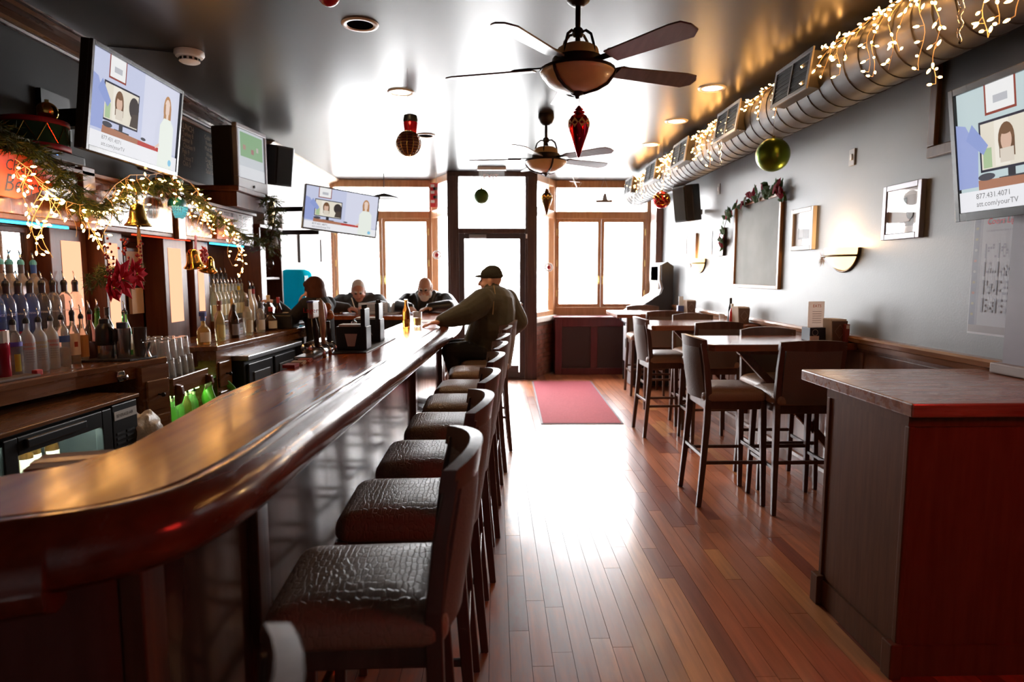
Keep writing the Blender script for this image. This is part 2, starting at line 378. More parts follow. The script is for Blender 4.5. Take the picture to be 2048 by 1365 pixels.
MB().lathe([(.0, 0), (.022, .004), (.026, .02), (.018, .034), (0, .038)], 12, M=Matrix.Rotation(PI/2, 4, 'X'), c=(.375, dy+.04, 1.08)).build('door_knob', chrome, dr, smooth=True)
MB().box(-.36, dy+.0, 1.99, -.12, dy+.04, 2.045).build('door_closer', mat('closer_grey', (.3, .3, .33), .4, metal=.6), dr, bevel=.006)
MB().box(.43, dy-.012, 1.99, .46, dy+.002, 2.05).build('alarm_contact', white, dr, bevel=.003)
brickm = mat('red_brick', (.24, .10, .07), .8, var=.35, vscale=9, bump=.35, bscale=60)
mortar = mat('mortar', (.25, .22, .2), .9, bump=.3)
def splay(n, xa, xb):
    root = empty('wall_splay_%d' % n); root['kind'] = 'structure'
    A, B = Vector((xa, dy+.07)), Vector((xb, YW+.0)); d = (B-A).normalized(); Ls = (B-A).length; nn = Vector((-d.y, d.x))
    if (nn.x < 0) == (xa < 0): pass
    M = Matrix.Identity(4); M.col[0] = (d.x, d.y, 0, 0); s_ = 1 if xa > 0 else -1
    nrm = Vector((d.y, -d.x)) * (1 if xa > 0 else -1)       # towards the inside of the room
    M.col[1] = (nrm.x, nrm.y, 0, 0); M.col[2] = (0, 0, 1, 0); M.translation = Vector((A.x, A.y, 0))
    def bx(b, u0, v0, z0, u1, v1, z1): return b.box(u0, v0, z0, u1, v1, z1)
    bx(MB(), 0, -.12, 0, Ls, -.012, .8).xf(M).build('backing', mortar, root)
    bh, bw = .068, .2; row = 0; z = .004
    while z + bh < .8:
        u = -bw/2*(row % 2)
        while u < Ls:
            u0, u1 = max(u, 0), min(u+bw, Ls)
            if u1-u0 > .03: bx(MB(), u0+.004, -.1, z, u1-.004, random.uniform(-.004, .004), z+bh-.008).xf(M).build('brick', brickm, root)
            u += bw
        z += bh; row += 1
    bx(MB(), -.02, -.14, .8, Ls+.02, .04, .875).xf(M).build('sill', mat('limestone', (.6, .56, .5), .6, var=.08), root, bevel=.008)
    fr = MB(); t = .06
    bx(fr, 0, -.1, .875, t, 0, ZC); bx(fr, Ls-t, -.1, .875, Ls, 0, ZC); bx(fr, t, -.1, .875, Ls-t, 0, .95); bx(fr, t, -.1, 2.33, Ls-t, 0, 2.44); bx(fr, t, -.1, 2.8, Ls-t, 0, ZC)
    fr.xf(M).build('frame', wm, root, bevel=.005)
    bx(MB(), t, -.06, .95, Ls-t, -.054, 2.33).xf(M).build('pane', glassm, root)
    bx(MB(), t, -.06, 2.44, Ls-t, -.054, 2.8).xf(M).build('pane', glassm, root)
    return root
splay(1, -.62, -.97); splay(2, .55, .92)
# brick pier showing between the white wall and the window
bp_ = empty('wall_brick_pier'); bp_['kind'] = 'structure'
MB().box(-2.58, YW-.02, 0, -2.535, YW+.1, ZC-.2).build('backing', mortar, bp_)
for k in range(30):
    MB().box(-2.545+(k % 2)*.02, YW-.05, .9+k*.062, -2.455, YW-.018, .9+k*.062+.052).build('brick', brickm, bp_)
# walls under the windows
struct('wall_front', MB().box(XL-.1, YW+.0, 0, -.99, YW+.14, .86).box(.9, YW, 0, XR+.1, YW+.14, .86).box(XL-.1, YW, .86, -2.54, YW+.14, ZC).box(2.41, YW, .86, XR+.1, YW+.14, ZC), whitew)
# street outside
struct('ground', MB().box(-40, YW+.15, -.2, 40, 70, -.14), mat('pavement_concrete', (.55, .55, .54), .8, var=.08, vscale=.8))
struct('path_step', MB().box(-.65, dy+.15, -.14, .6, YW+.6, -.02), mat('entry_concrete', (.5, .5, .5), .8))
# radiator box under the window with two grilles
rad = thing('radiator_cover', 'dark red wooden radiator cover with two black mesh grilles under the window', 'radiator cover')
redp = wood('oxblood_paint', (.085, .012, .016), (.12, .02, .022), .4, 'z', coat=.2)
r0, r1, ry = .89, 2.05, 9.5
MB().box(r0-.02, ry-.03, .84, r1+.02, YW-.03, .868).build('top', redp, rad, bevel=.006)
b = MB(); b.box(r0, ry, 0, r0+.1, ry+.03, .84); b.box(r1-.1, ry, 0, r1, ry+.03, .84); b.box(1.42, ry, .1, 1.52, ry+.03, .72); b.box(r0+.1, ry, 0, r1-.1, ry+.03, .1); b.box(r0+.1, ry, .72, r1-.1, ry+.03, .84); b.box(r0, ry+.03, 0, r0+.03, YW-.05, .84)
b.build('frame', redp, rad, bevel=.005)
gm = mat('grille_mesh', (.06, .035, .035), .5, bump=.6, bscale=260)
for xa, xb in ((r0+.1, 1.42), (1.52, r1-.1)):
    g = MB().box(xa, ry+.016, .1, xb, ry+.022, .72).build('grille', gm, rad)
    k = xa+.02; sl = MB()
    while k < xb: sl.box(k, ry+.011, .1, k+.006, ry+.016, .72); k += .02
    sl.build('grille_bar', mat('grille_wire', (.07, .04, .04), .4), g)
    for o_ in (g.children): o_['kind'] = 'stuff'
# doormat
rug = thing('entrance_mat', 'long faded red runner mat on the floor before the door', 'mat', (.9, 7.62, 0), math.radians(-1.2))
MB().box(-.395, -1.28, .0008, .395, 1.28, .009).build('pile', mat('red_carpet', (.36, .07, .09), .95, var=.12, vscale=60, bump=.5, bscale=400), rug, bevel=.003)
MB().box(-.415, -1.3, .0004, .415, 1.3, .005).build('edging', mat('mat_rubber', (.16, .13, .15), .7), rug)
# ------------------------------------------------------------------ the bar
def arc(c, r, a0, a1, n): return [(c[0]+r*math.cos(math.radians(a0+(a1-a0)*k/n)), c[1]+r*math.sin(math.radians(a0+(a1-a0)*k/n))) for k in range(n+1)]
def smooth_path(P, it=3):
    for _ in range(it):
        Q = [P[0]]
        for a, b in zip(P[:-1], P[1:]):
            Q += [(a[0]*.75+b[0]*.25, a[1]*.75+b[1]*.25), (a[0]*.25+b[0]*.75, a[1]*.25+b[1]*.75)]
        P = Q + [P[-1]]
    return P
def xg(y): return -.63 + .049*(y-1.8)
PATH = smooth_path([(-1.9, .58), (-1.25, .93), (-.92, 1.12), (-.70, 1.2), (-.635, 1.42), (xg(1.85), 1.85)], 3) + [(xg(y), y) for y in (2.4, 3.0, 3.6, 4.2, 4.8)] + \
       smooth_path([(xg(5.3), 5.3), (xg(6.0), 6.0), (-.45, 6.8), (-.75, 7.02), (-1.3, 7.05), (-1.95, 7.05)], 3)
def offset_path(path, o):
    P = [Vector(p) for p in path]; out = []
    for i in range(len(P)):
        d1 = (P[i]-P[i-1]).normalized() if i else (P[1]-P[0]).normalized(); d2 = (P[i+1]-P[i]).normalized() if i < len(P)-1 else d1
        n1 = Vector((d1.y, -d1.x)); nn = (n1+Vector((d2.y, -d2.x))).normalized(); q = P[i]+nn*(o/max(.4, nn.dot(n1))); out.append((q.x, q.y))
    return out
bartop = mat('bar_top_varnish', (.46, .105, .022), .22, var=.01, col2=(.3, .062, .014), vscale=2.0, stretch=(12, 1.1, 12), spec=.22, coat=.1, coat_r=.1, bump=.015, bscale=6, rvar=.06)
raill = mat('bar_rail_worn_wood', (.19, .045, .018), .2, var=.01, col2=(.11, .026, .012), vscale=3, stretch=(8, 1.2, 8), coat=.6, coat_r=.1, rvar=.1)
N, L = nodes_of(raill); b_ = N['Principled BSDF']                        # pale scuffs where the varnish is worn through
tcn = N.new('ShaderNodeTexCoord'); mpn = N.new('ShaderNodeMapping'); mpn.inputs['Scale'].default_value = (9, 2.2, 14); L.new(tcn.outputs['Object'], mpn.inputs[0])
nn_ = N.new('ShaderNodeTexNoise'); nn_.inputs['Scale'].default_value = 2.4; nn_.inputs['Detail'].default_value = 9; nn_.inputs['Roughness'].default_value = .72; L.new(mpn.outputs[0], nn_.inputs[0])
rn = N.new('ShaderNodeMapRange'); rn.inputs[1].default_value = .55; rn.inputs[2].default_value = .62; L.new(nn_.outputs[0], rn.inputs[0])
old = b_.inputs['Base Color'].links[0].from_socket
mm = N.new('ShaderNodeMix'); mm.data_type = 'RGBA'; mm.inputs[7].default_value = (.24, .12, .07, 1)
sxy = N.new('ShaderNodeSeparateXYZ'); L.new(tcn.outputs['Object'], sxy.inputs[0]); ym = N.new('ShaderNodeMapRange'); ym.inputs[1].default_value = 1.4; ym.inputs[2].default_value = 2.3; L.new(sxy.outputs[1], ym.inputs[0]); my = N.new('ShaderNodeMath'); my.operation = 'MULTIPLY'; L.new(rn.outputs[0], my.inputs[0]); L.new(ym.outputs[0], my.inputs[1]); L.new(my.outputs[0], mm.inputs[0]); L.new(old, mm.inputs[6]); L.new(mm.outputs[2], b_.inputs['Base Color'])
panelm = mat('bar_front_varnish', (.07, .03, .026), .2, var=.01, col2=(.09, .04, .033), vscale=3, stretch=(10, 10, 1), coat=.5, coat_r=.12, rvar=.05)
bar = thing('bar_counter', 'long varnished mahogany bar with thick worn rounded edge and dark panelled front', 'bar')
INNER = [(-1.95, 6.66), (-1.3, 6.66), (-.95, 6.6), (-.83, 6.4), (xg(5.9)-.375, 5.9)] + [(xg(y)-.375, y) for y in (5, 4, 3, 2.3)] + [(-.945, 1.9), (-.92, 1.62), (-.96, 1.45), (-1.08, 1.34), (-1.3, 1.22), (-2.0, .84)]
MB().prism(list(PATH) + INNER, 1.03, 1.07).build('countertop', bartop, bar)
nose = [(0, 1.0705), (.006, 1.064), (.014, 1.071), (.03, 1.077), (.05, 1.077), (.07, 1.071), (.09, 1.055), (.106, 1.03), (.112, 1.0), (.108, .975), (.094, .958), (.072, .95), (.066, .942), (.05, .935), (.0, .93)]
MB().sweep(nose, PATH).build('rail', raill, bar, smooth=50)
MB().sweep([(o*1.2+.004, z-.018 if z > 1.0 else z-.03) for o, z in nose], [p for p in PATH if p[0] < -.79 and p[1] < 2]).build('rail_flap', raill, bar, smooth=50)
FP = offset_path(PATH, -.085)
def clip_path(P, f): return [p for p in P if f(p)]
segs = [[p for p in FP if p[1] < 1.72 and p[0] < -.3 and FP.index(p) < 60]]
i0 = max(i for i, p in enumerate(FP) if p[1] < 1.9 and i < len(FP)//2)
cuts = [0, max(1, i0//3), 2*i0//3, i0]
ymain = [(FP[i0][0], FP[i0][1])]
def fx(y): return xg(y)-.085
runs = [FP[0:cuts[1]+1], FP[cuts[1]:cuts[2]+1], FP[cuts[2]:i0+1], [FP[i0], (fx(3.1), 3.1)], [(fx(3.1), 3.1), (fx(4.5), 4.5)], [(fx(4.5), 4.5), (fx(5.35), 5.35)]]
i1 = min(i for i, p in enumerate(FP) if p[1] > 5.4)
tail = FP[i1:]; k3 = len(tail)//2
runs += [[(fx(5.35), 5.35)]+tail[:k3+1], tail[k3:]]
for r_ in runs:
    MB().sweep([(-.03, .1), (0, .1), (0, 1.03), (-.03, 1.03)], r_).build('front_panel', panelm, bar, smooth=40)
for p in (FP[i0], (fx(4.5), 4.5), (fx(5.9), 5.9), FP[cuts[2]]):
    j = min(range(len(FP)), key=lambda i: (FP[i][0]-p[0])**2+(FP[i][1]-p[1])**2)
    MB().box(p[0]-.02, p[1]-.045, .0, p[0]+.028, p[1]+.045, 1.03).build('post', mahog_z, bar, bevel=.004)
MB().sweep([(-.05, 0), (.012, 0), (.012, .1), (0, .115), (-.05, .115)], FP).build('plinth', mahog, bar)
MB().tube([(fx(y)+.17, y, .2) for y in (1.9, 3, 4, 5, 5.6)], .02, 10).build('foot_rail', mat('tarnished_brass', (.3, .2, .09), .35, metal=1), bar, smooth=True)
for y in (2.2, 3.4, 4.6): MB().bar((fx(y), y, .2), (fx(y)+.17, y, .2), .02, .02).build('foot_rail_bracket', brass, bar)
# bartender's side of the bar: ice bins and shelf
MB().box(-1.3, 1.5, .68, -.97, 1.95, .7).build('inner_shelf', steel, bar); MB().box(-1.3, 1.5, 0, -1.28, 1.95, .68).build('shelf_support', steel, bar)
IP = offset_path(PATH, -.36)
MB().sweep([(-.02, .1), (0, .1), (0, 1.03), (-.02, 1.03)], [p for p in IP if 1.9 < p[1] < 6.4 and p[0] > -1.1]).build('inner_panel', blackmatte, bar)

# ------------------------------------------------------------------ bar stools
frame_w = wood('stool_dark_wood', (.075, .038, .026), (.115, .06, .042), .4, 'z', coat=.08)
vinyl = mat('croc_vinyl_brown', (.3, .19, .13), .38, spec=.5)
N, L = nodes_of(vinyl); b_ = N['Principled BSDF']; tcn = N.new('ShaderNodeTexCoord'); mpn = N.new('ShaderNodeMapping'); mpn.inputs['Scale'].default_value = (1.0, 2.3, 1); L.new(tcn.outputs['Object'], mpn.inputs[0])
vo = N.new('ShaderNodeTexVoronoi'); vo.feature = 'DISTANCE_TO_EDGE'; vo.inputs['Scale'].default_value = 30; vo.inputs['Randomness'].default_value = .55; L.new(mpn.outputs[0], vo.inputs['Vector'])
rm = N.new('ShaderNodeMapRange'); rm.inputs[1].default_value = 0; rm.inputs[2].default_value = .1; L.new(vo.outputs['Distance'], rm.inputs[0])
bm_ = N.new('ShaderNodeBump'); bm_.inputs['Strength'].default_value = .42; bm_.inputs['Distance'].default_value = .003; L.new(rm.outputs[0], bm_.inputs['Height']); L.new(bm_.outputs[0], b_.inputs['Normal'])
fabric = mat('brown_back_upholstery', (.12, .09, .078), .55, bump=.3, bscale=170, sheen=.2)
def rrect(wx, wy, r, n=6):
    out = []
    for cx, cy, a in ((wx-r, wy-r, 0), (-wx+r, wy-r, 90), (-wx+r, -wy+r, 180), (wx-r, -wy+r, 270)):
        out += [(cx+r*math.cos(math.radians(a+90*k/n)), cy+r*math.sin(math.radians(a+90*k/n))) for k in range(n+1)]
    return out
def loops(b, rings):
    n = len(rings[0]); vs = [p for r in rings for p in r]; fs = []
    for j in range(len(rings)-1):
        for k in range(n): k2 = (k+1) % n; fs.append((j*n+k, j*n+k2, (j+1)*n+k2, (j+1)*n+k))
    fs += [tuple(range(n))[::-1], tuple(range((len(rings)-1)*n, len(rings)*n))]
    return b.add(vs, fs)
def make_stool():
    t = empty('bar_stool')
    # sits facing +y; the rear legs sweep back and carry on as the back posts
    rings = []
    for ins, z in ((.03, .69), (.006, .692), (0, .705), (.0, .725), (.004, .742), (.018, .757), (.045, .768), (.085, .776), (.14, .781)):
        rings.append([(x, y+.005, z) for x, y in rrect(.212-ins, .205-ins, max(.012, .045-ins*.2))])
    loops(MB(), rings).build('seat', vinyl, t, smooth=True)
    b = MB(); b.box(-.19, .165, .635, .19, .19, .69); b.box(-.19, -.18, .635, .19, -.155, .69); b.box(-.19, -.16, .635, -.165, .17, .69); b.box(.165, -.16, .635, .19, .17, .69)
    b.build('seat_frame', frame_w, t, bevel=.004)
    def leg(path, a):
        bb = MB(); ring = []
        for (x, y, z, s) in path: ring.append([(x+s*dx, y+s*dy*1.1, z) for dx, dy in ((-.5,-.5),(.5,-.5),(.5,.5),(-.5,.5))])
        return loops(bb, ring).build('leg', frame_w, t, bevel=.004)
    for s in (-1, 1):
        leg([(s*.20, .207, 0, .026), (s*.192, .198, .35, .032), (s*.185, .188, .69, .036)], 1)
        leg([(s*.205, -.215, 0, .028), (s*.198, -.193, .25, .032), (s*.19, -.172, .55, .036), (s*.19, -.168, .75, .036), (s*.19, -.185, .92, .033), (s*.19, -.212, 1.06, .028)], 1)
    def yb(x, z): return -.165-.05*(1-(x/.19)**2)-max(0, z-.75)*.15
    nx = 10
    def slab(z0, z1, th, nz, name, m, bulge, w=.172, arch=0):
        bb = MB(); F = []; B = []
        for j in range(nz+1):
            for i in range(nx+1):
                x = -w+2*w*i/nx; z = z0+(z1-z0)*j/nz + arch*(1-(x/w)**2)*(j/nz); e = bulge*math.sin(PI*i/nx)**.5*math.sin(PI*j/nz)**.5 if bulge else 0
                F.append((x, yb(x, z)+th/2+e, z)); B.append((x, yb(x, z)-th/2-e, z))
        n1 = nx+1; q = lambda j, i: j*n1+i; o = len(F); fs = []
        for j in range(nz):
            for i in range(nx): fs.append((q(j,i), q(j,i+1), q(j+1,i+1), q(j+1,i))); fs.append((o+q(j,i), o+q(j+1,i), o+q(j+1,i+1), o+q(j,i+1)))
        for j in range(nz): fs.append((q(j,0), q(j+1,0), o+q(j+1,0), o+q(j,0))); fs.append((q(j,nx), o+q(j,nx), o+q(j+1,nx), q(j+1,nx)))
        for i in range(nx): fs.append((q(0,i), o+q(0,i), o+q(0,i+1), q(0,i+1))); fs.append((q(nz,i), q(nz,i+1), o+q(nz,i+1), o+q(nz,i)))
        return bb.add(F+B, fs).build(name, m, t, smooth=40)
    slab(.70, 1.035, .03, 8, 'back_panel', fabric, .009)
    slab(1.035, 1.085, .03, 2, 'top_rail', frame_w, 0, .205, .018)
    for s in (-1, 1): MB().bar((s*.197, -.198, .29), (s*.195, .2, .29), .018, .022).build('footrest', frame_w, t, bevel=.003)
    MB().bar((-.195, .2, .33), (.195, .2, .33), .02, .024).build('footrest', frame_w, t, bevel=.003)
    MB().bar((-.195, -.19, .33), (.195, -.19, .33), .018, .022).build('footrest', frame_w, t, bevel=.003)
    return t
stool0 = make_stool(); used = [0]
def stool(x, y, face, label, group):                  # face: direction the sitter looks, degrees from +x
    o = stool0 if not used[0] else copy_tree(stool0); used[0] = 1
    o.location = (x, y, 0); o.rotation_euler = (0, 0, math.radians(face-90)); tag(o, label, 'bar stool', group); return o
ordn = ['first', 'second', 'third', 'fourth', 'fifth', 'sixth', 'seventh', 'eighth']
for i, y in enumerate((1.53, 2.1, 2.64, 3.22, 3.75, 4.28, 4.97, 5.56)):
    lab = 'dark wooden stool with brown crocodile vinyl seat, %s in the row along the bar' % ordn[i]
    if i == 7: lab = 'dark wooden bar stool the man in the olive jacket sits on'
    stool(-.315+.048*(y-1.5)+(.03 if i == 7 else 0), y, 180+random.uniform(-3, 3), lab, 'stools along the bar')
stool(-.465, .53, 181, 'blurred dark wooden stool at the bottom edge, only its back corner showing', 'stools along the bar')
TS = 'stools around the wall tables'
stool(1.525, 4.21, 0, 'dark stool at the aisle end of the nearest wall table, facing the wall', TS)
stool(1.935, 4.06, 90, 'dark stool with its back to us at the table with the menu card', TS)
stool(2.03, 4.53, 270, 'stool on the far side of the table with the menu card, only its rail showing', TS)
stool(1.9, 5.62, 90, 'dark stool with its back to us, drawn up to the middle wall table', TS)
stool(1.575, 5.985, 2, 'dark stool at the aisle end of the middle wall table', TS)
stool(2.0, 6.27, 270, 'stool on the far side of the middle wall table', TS)
stool(1.86, 7.22, 90, 'stool with its back to us at the last wall table before the window', TS)
stool(1.88, 8.0, 268, 'stool on the window side of the last wall table', TS)

# ------------------------------------------------------------------ wall tables
tabm = wood('table_oak', (.17, .05, .025), (.27, .10, .05), .2, 'x', coat=.5, grain=1.2)
def wall_table(y0, y1, label):
    t = thing('wall_table', label, 'table', (1.37, (y0+y1)/2, 0), group='high tables fixed to the wall')
    h = (y1-y0)/2; c = .03
    pts = [(c, -h), (.82, -h), (.87, -h+.05), (.985, -h+.05), (.985, h), (c, h), (0, h-c), (0, -h+c)]
    MB().prism(pts, 1.005, 1.05).build('tabletop', tabm, t, bevel=.005)
    MB().box(.3, -.03, .95, .98, .03, 1.005).build('bracket', mahog, t, bevel=.003)
    MB().bar((.3, 0, .99), (.97, 0, .29), .05, .045, up=(0, 1, 0)).build('brace', mahog, t, bevel=.003)
    MB().box(.945, -.04, .2, .985, .04, 1.005).build('wall_post', mahog, t, bevel=.003)
    return t
wall_table(4.05, 4.66, 'high oak wall table carrying the tall menu card and napkin holder')
wall_table(5.57, 6.24, 'middle high oak wall table with ketchup and napkin holder below the empty board')
wall_table(7.2, 7.95, 'high oak wall table closest to the window and arcade machine')

# ------------------------------------------------------------------ the standing counter
ct = thing('standing_counter', 'brown panelled standing counter with thick oak top at the end of the wall tables', 'counter', (0, 0, 0))
cpan = wood('counter_panel', (.12, .046, .02), (.165, .066, .028), .5, 'z', coat=0, grain=1.6)
cpan.node_tree.nodes['Principled BSDF'].inputs['Specular IOR Level'].default_value = .12
ctop = wood('counter_oak', (.2, .07, .035), (.36, .15, .08), .28, 'x', coat=.3, grain=1.3)
MB().box(1.45, 2.17, 1.0, 2.365, 2.99, 1.05).build('countertop', ctop, ct, bevel=.006)
MB().box(1.49, 2.24, .0, 2.36, 2.79, .99).build('body', cpan, ct)
MB().sweep([(-.01, .955), (.012, .955), (.016, .97), (.03, .985), (.03, 1.0), (-.01, 1.0)], [(2.36, 2.79), (1.49, 2.79), (1.49, 2.24), (2.36, 2.24)][::-1]).build('top_moulding', cpan, ct)
MB().sweep([(-.01, 0), (.03, 0), (.03, .015), (.02, .02), (.02, .1), (.012, .12), (-.01, .12)], [(2.36, 2.24), (1.49, 2.24), (1.49, 2.79), (2.36, 2.79)]).build('skirting', cpan, ct)
for (x, y) in ((1.49, 2.24), (1.49, 2.79)):
    MB().box(x-.008, y-.014, .12, x+.014, y+.014, .955).build('corner_bead', cpan, ct, bevel=.005)
    MB().box(x-.034, y-.03, 0, x+.01, y+.03, .135).build('corner_block', cpan, ct, bevel=.004)
# ------------------------------------------------------------------ back bar
backw = wood('backbar_wood', (.075, .022, .011), (.13, .04, .02), .45, 'z', coat=0, rvar=0)
fascm = wood('soffit_varnish', (.075, .022, .011), (.13, .04, .02), .26, 'z', coat=.4)
backh = wood('backbar_counter_wood', (.13, .052, .02), (.2, .085, .033), .26, 'y', coat=.45)
mirror = mat('bar_mirror', (.55, .5, .48), .03, metal=1)
lit = emis('lit_frosted_panel', (1.0, .42, .25), .95)
bb = thing('back_bar', 'tall mahogany back bar with mirrors, lit frosted panels and soffit behind the bottles', 'back bar')
def bx(name, m, x0, y0, z0, x1, y1, z1, p=bb, bevel=.004): return MB().box(x0, y0, z0, x1, y1, z1).build(name, m, p, bevel=bevel)
bx('back_board', backw, XL, 2.0, .9, -2.57, 6.35, 2.07)
for ya, yb in ((2.3, 3.0), (3.05, 3.62), (4.3, 4.78), (5.5, 6.25)):
    m_ = bx('mirror', mirror, -2.57, ya, 1.04, -2.562, yb, 1.72, bevel=0)
    f = MB(); t = .03
    f.box(-2.57, ya-t, 1.02, -2.55, ya, 1.75); f.box(-2.57, yb, 1.02, -2.55, yb+t, 1.75); f.box(-2.57, ya, 1.72, -2.55, yb, 1.75); f.build('mirror_frame', backw, m_, bevel=.003)
def pilaster(y0, y1, x1, p0, p1, z0=1.14, z1=1.69):
    p = bx('pilaster', backw, -2.57, y0, .99, x1, y1, 1.76)
    bx('lit_panel', lit, x1-.002, p0, z0, x1+.003, p1, z1, p, 0); return p
pilaster(3.70, 4.02, -2.48, 3.79, 3.96, 1.08)
pilaster(4.06, 4.26, -2.40, 4.09, 4.2, 1.08)
pilaster(4.78, 5.12, -2.40, 4.84, 5.03)
pilaster(5.2, 5.46, -2.38, 5.26, 5.36)
bx('pilaster', backw, -2.57, 6.22, .99, -2.22, 6.36, 1.76)
# soffit with its raised fascia panels
bx('soffit', backw, XL, 1.9, 1.76, -2.32, 6.34, 2.05)
for ya, yb in ((1.95, 2.9), (2.94, 3.7), (3.86, 4.75), (4.95, 5.5), (5.6, 6.3)):
    bx('fascia_panel', fascm, -2.325, ya, 1.785, -2.31, yb, 2.03, bevel=.005)
for y in (3.78, 4.85): bx('fascia_post', mahog_z, -2.33, y-.06, 1.75, -2.29, y+.06, 2.1, bevel=.006)
bx('soffit_cap', backw, XL, 1.9, 2.05, -2.29, 6.36, 2.075)
bx('column', backw, XL, 5.66, 2.076, -2.2, 6.38, 2.2)
bx('column_cap', backw, XL, 5.6, 2.2, -2.16, 6.42, 2.245, bevel=.008)
# the teal light strips under the soffit
teal = emis('teal_led', (.04, .55, .95), 3)
for ya, yb in ((2.6, 3.66), (5.45, 6.15)): bx('led_strip', teal, -2.36, ya, 1.745, -2.345, yb, 1.757, bevel=0)
redl = emis('red_led', (1, .06, .02), 1.2); bx('led_strip', redl, -2.36, 4.3, 1.75, -2.35, 5.1, 1.757, bevel=0)
# bottle steps
bx('bottle_step', backh, -2.57, 2.2, 1.0, -2.415, 3.95, 1.1); bx('bottle_step', backh, -2.57, 2.2, 1.1, -2.49, 3.68, 1.2)
bx('bottle_step', backh, -2.57, 5.48, 1.0, -2.3, 6.2, 1.1)
# end cabinet with open shelf
ec = thing('shelf_cabinet', 'dark open shelf cabinet holding wine glasses at the end of the back bar', 'cabinet')
for nm, a in (('back_board', (XL, 6.38, 0, -2.57, 7.04, 1.95)), ('side_panel', (-2.57, 7.0, 0, -2.28, 7.04, 1.95)), ('side_panel', (-2.57, 6.38, 0, -2.28, 6.41, 1.95)), ('shelf', (-2.57, 6.41, 1.44, -2.3, 7.0, 1.465)), ('top', (XL, 6.38, 1.95, -2.27, 7.045, 1.98)), ('worktop', (-2.57, 6.41, .96, -2.0, 7.0, 1.0))):
    bx(nm, backw, *a, p=ec)
wg = mat('wine_glass', (.95, .97, .97), .02, trans=1, ior=1.3)
for i, (x, y) in enumerate(((-2.4, 6.52), (-2.36, 6.64), (-2.42, 6.76), (-2.36, 6.88))):
    g = thing('wine_glass', 'wine glass standing on the open shelf cabinet, %s from the back bar' % ordn[i], 'glass', (x, y, 1.4652), group='wine glasses on the shelf')
    MB().lathe([(.032, 0), (.032, .003), (.005, .008), (.004, .075), (.02, .09), (.038, .12), (.04, .15), (.032, .185), (.03, .185), (.037, .15), (.035, .122), (.017, .094), (.0, .088)], 16, cap=False).build('glass_body', wg, g, smooth=True)

# counters
def counter(name, label, edge, z=1.0, fascia=.1, yb=None):
    t = thing(name, label, 'counter')
    pts = [(XL+.001, edge[0][1])] + edge + [(XL+.001, edge[-1][1])]
    MB().prism(pts, z-.035, z).build('worktop', backh, t, bevel=.006)
    MB().sweep([(-.03, z-fascia), (-.012, z-fascia), (-.012, z-.035), (-.03, z-.035)], edge).build('fascia', backh, t)
    return t
cA = counter('back_counter', 'brown back counter crowded with vodka bottles above the glass-door cooler', [(-2.42, 2.0), (-2.235, 2.95), (-2.17, 3.37), (-1.99, 3.94)])
op = MB(); op.box(-2.025, 3.99-.03, .86, -2.0, 3.99, .875)
bo = thing('bottle_opener', 'steel wall-mounted bottle opener screwed to the back counter edge', 'bottle opener', (-2.10, 3.62, .93), math.radians(0))
MB().extr([(-.02, .03), (.02, .03), (.03, .0), (.012, -.03), (-.012, -.03), (-.03, .0)], 'x', -.0, .016).xf(Matrix.Rotation(math.radians(-17), 4, 'Z')).build('plate', chrome, bo, bevel=.004)
MB().lathe([(.012, 0), (.014, .03), (.0, .034)], 10, (.014, 0, -.006), M=Matrix.Rotation(PI/2, 4, 'Y')).build('mouth', chrome, bo)
def drawer_unit(name, label, x, y0, y1, ztop, ang):
    t = thing(name, label, 'cabinet', (x, y0, 0), ang); l = y1-y0
    MB().box(-.5, 0, 0, 0, l, ztop).build('body', backh, t)
    d = MB().box(0, .02, ztop-.26, .014, l-.02, ztop-.08).build('drawer', backh, t, bevel=.006)
    MB().lathe([(.006, 0), (.006, .02), (.014, .028), (.012, .04), (0, .044)], 10, (.014, l/2, ztop-.17), M=Matrix.Rotation(PI/2, 4, 'Y')).build('knob', mat('dark_knob', (.02, .015, .012), .3, metal=.6), d)
    MB().box(0, .02, .08, .014, l-.02, ztop-.29).build('door', backh, t, bevel=.006)
    return t
drawer_unit('drawer_cabinet', 'narrow brown drawer cabinet at the end of the vodka bottle counter', -2.03, 3.72, 3.93, .96, math.radians(-14))
# sink counter with drain board, open and green lit below
sk = thing('sink_counter', 'low bar sink counter with black drain mat and glowing green well', 'sink')
MB().box(XL+.001, 3.96, .82, -2.0, 4.45, .85).build('drainboard', mat('rubber_mat', (.015, .015, .016), .5, bump=.6, bscale=120), sk, bevel=.004)
MB().box(-2.0, 3.96, .75, -1.975, 4.45, .858).build('fascia', backh, sk, bevel=.005)
for y in (4.0, 4.42): MB().extr([(-1.985, .82), (-1.94, .81), (-1.93, .76), (-1.95, .7), (-1.985, .68)], 'y', y-.018, y+.018).build('bracket', mahog, sk, bevel=.006)
MB().box(XL+.01, 3.97, .4, -2.3, 4.44, .74).build('back_board', mat('well_green', (.6, .8, .35), .5), sk)
MB().box(-2.3, 3.97, .5, -1.96, 4.44, .52).build('bottle_rail', steel, sk)
gl = emis('green_tube', (.6, 1, .35), 9)
MB().box(-2.06, 4.0, .725, -2.03, 4.42, .74).build('light_tube', gl, sk)
bs = MB(); bs.lathe([(.0, 0), (.12, .02), (.17, .09), (.18, .15), (.172, .15), (.16, .09), (.11, .03), (0, .012)], 20, (-2.0, 4.52, .56), M=Matrix.Rotation(math.radians(60), 4, 'Y'))
bs.build('splash_guard', mat('green_plastic', (.12, .4, .05), .4), sk, smooth=True)
cB = counter('back_counter', 'brown back counter carrying rows of clear rum and tequila bottles', [(-2.07, 4.46), (-1.93, 4.5), (-1.79, 6.37)])
MB().box(XL+.02, 4.465, .86, -2.06, 4.49, .965).build('end_panel', backw, cB)
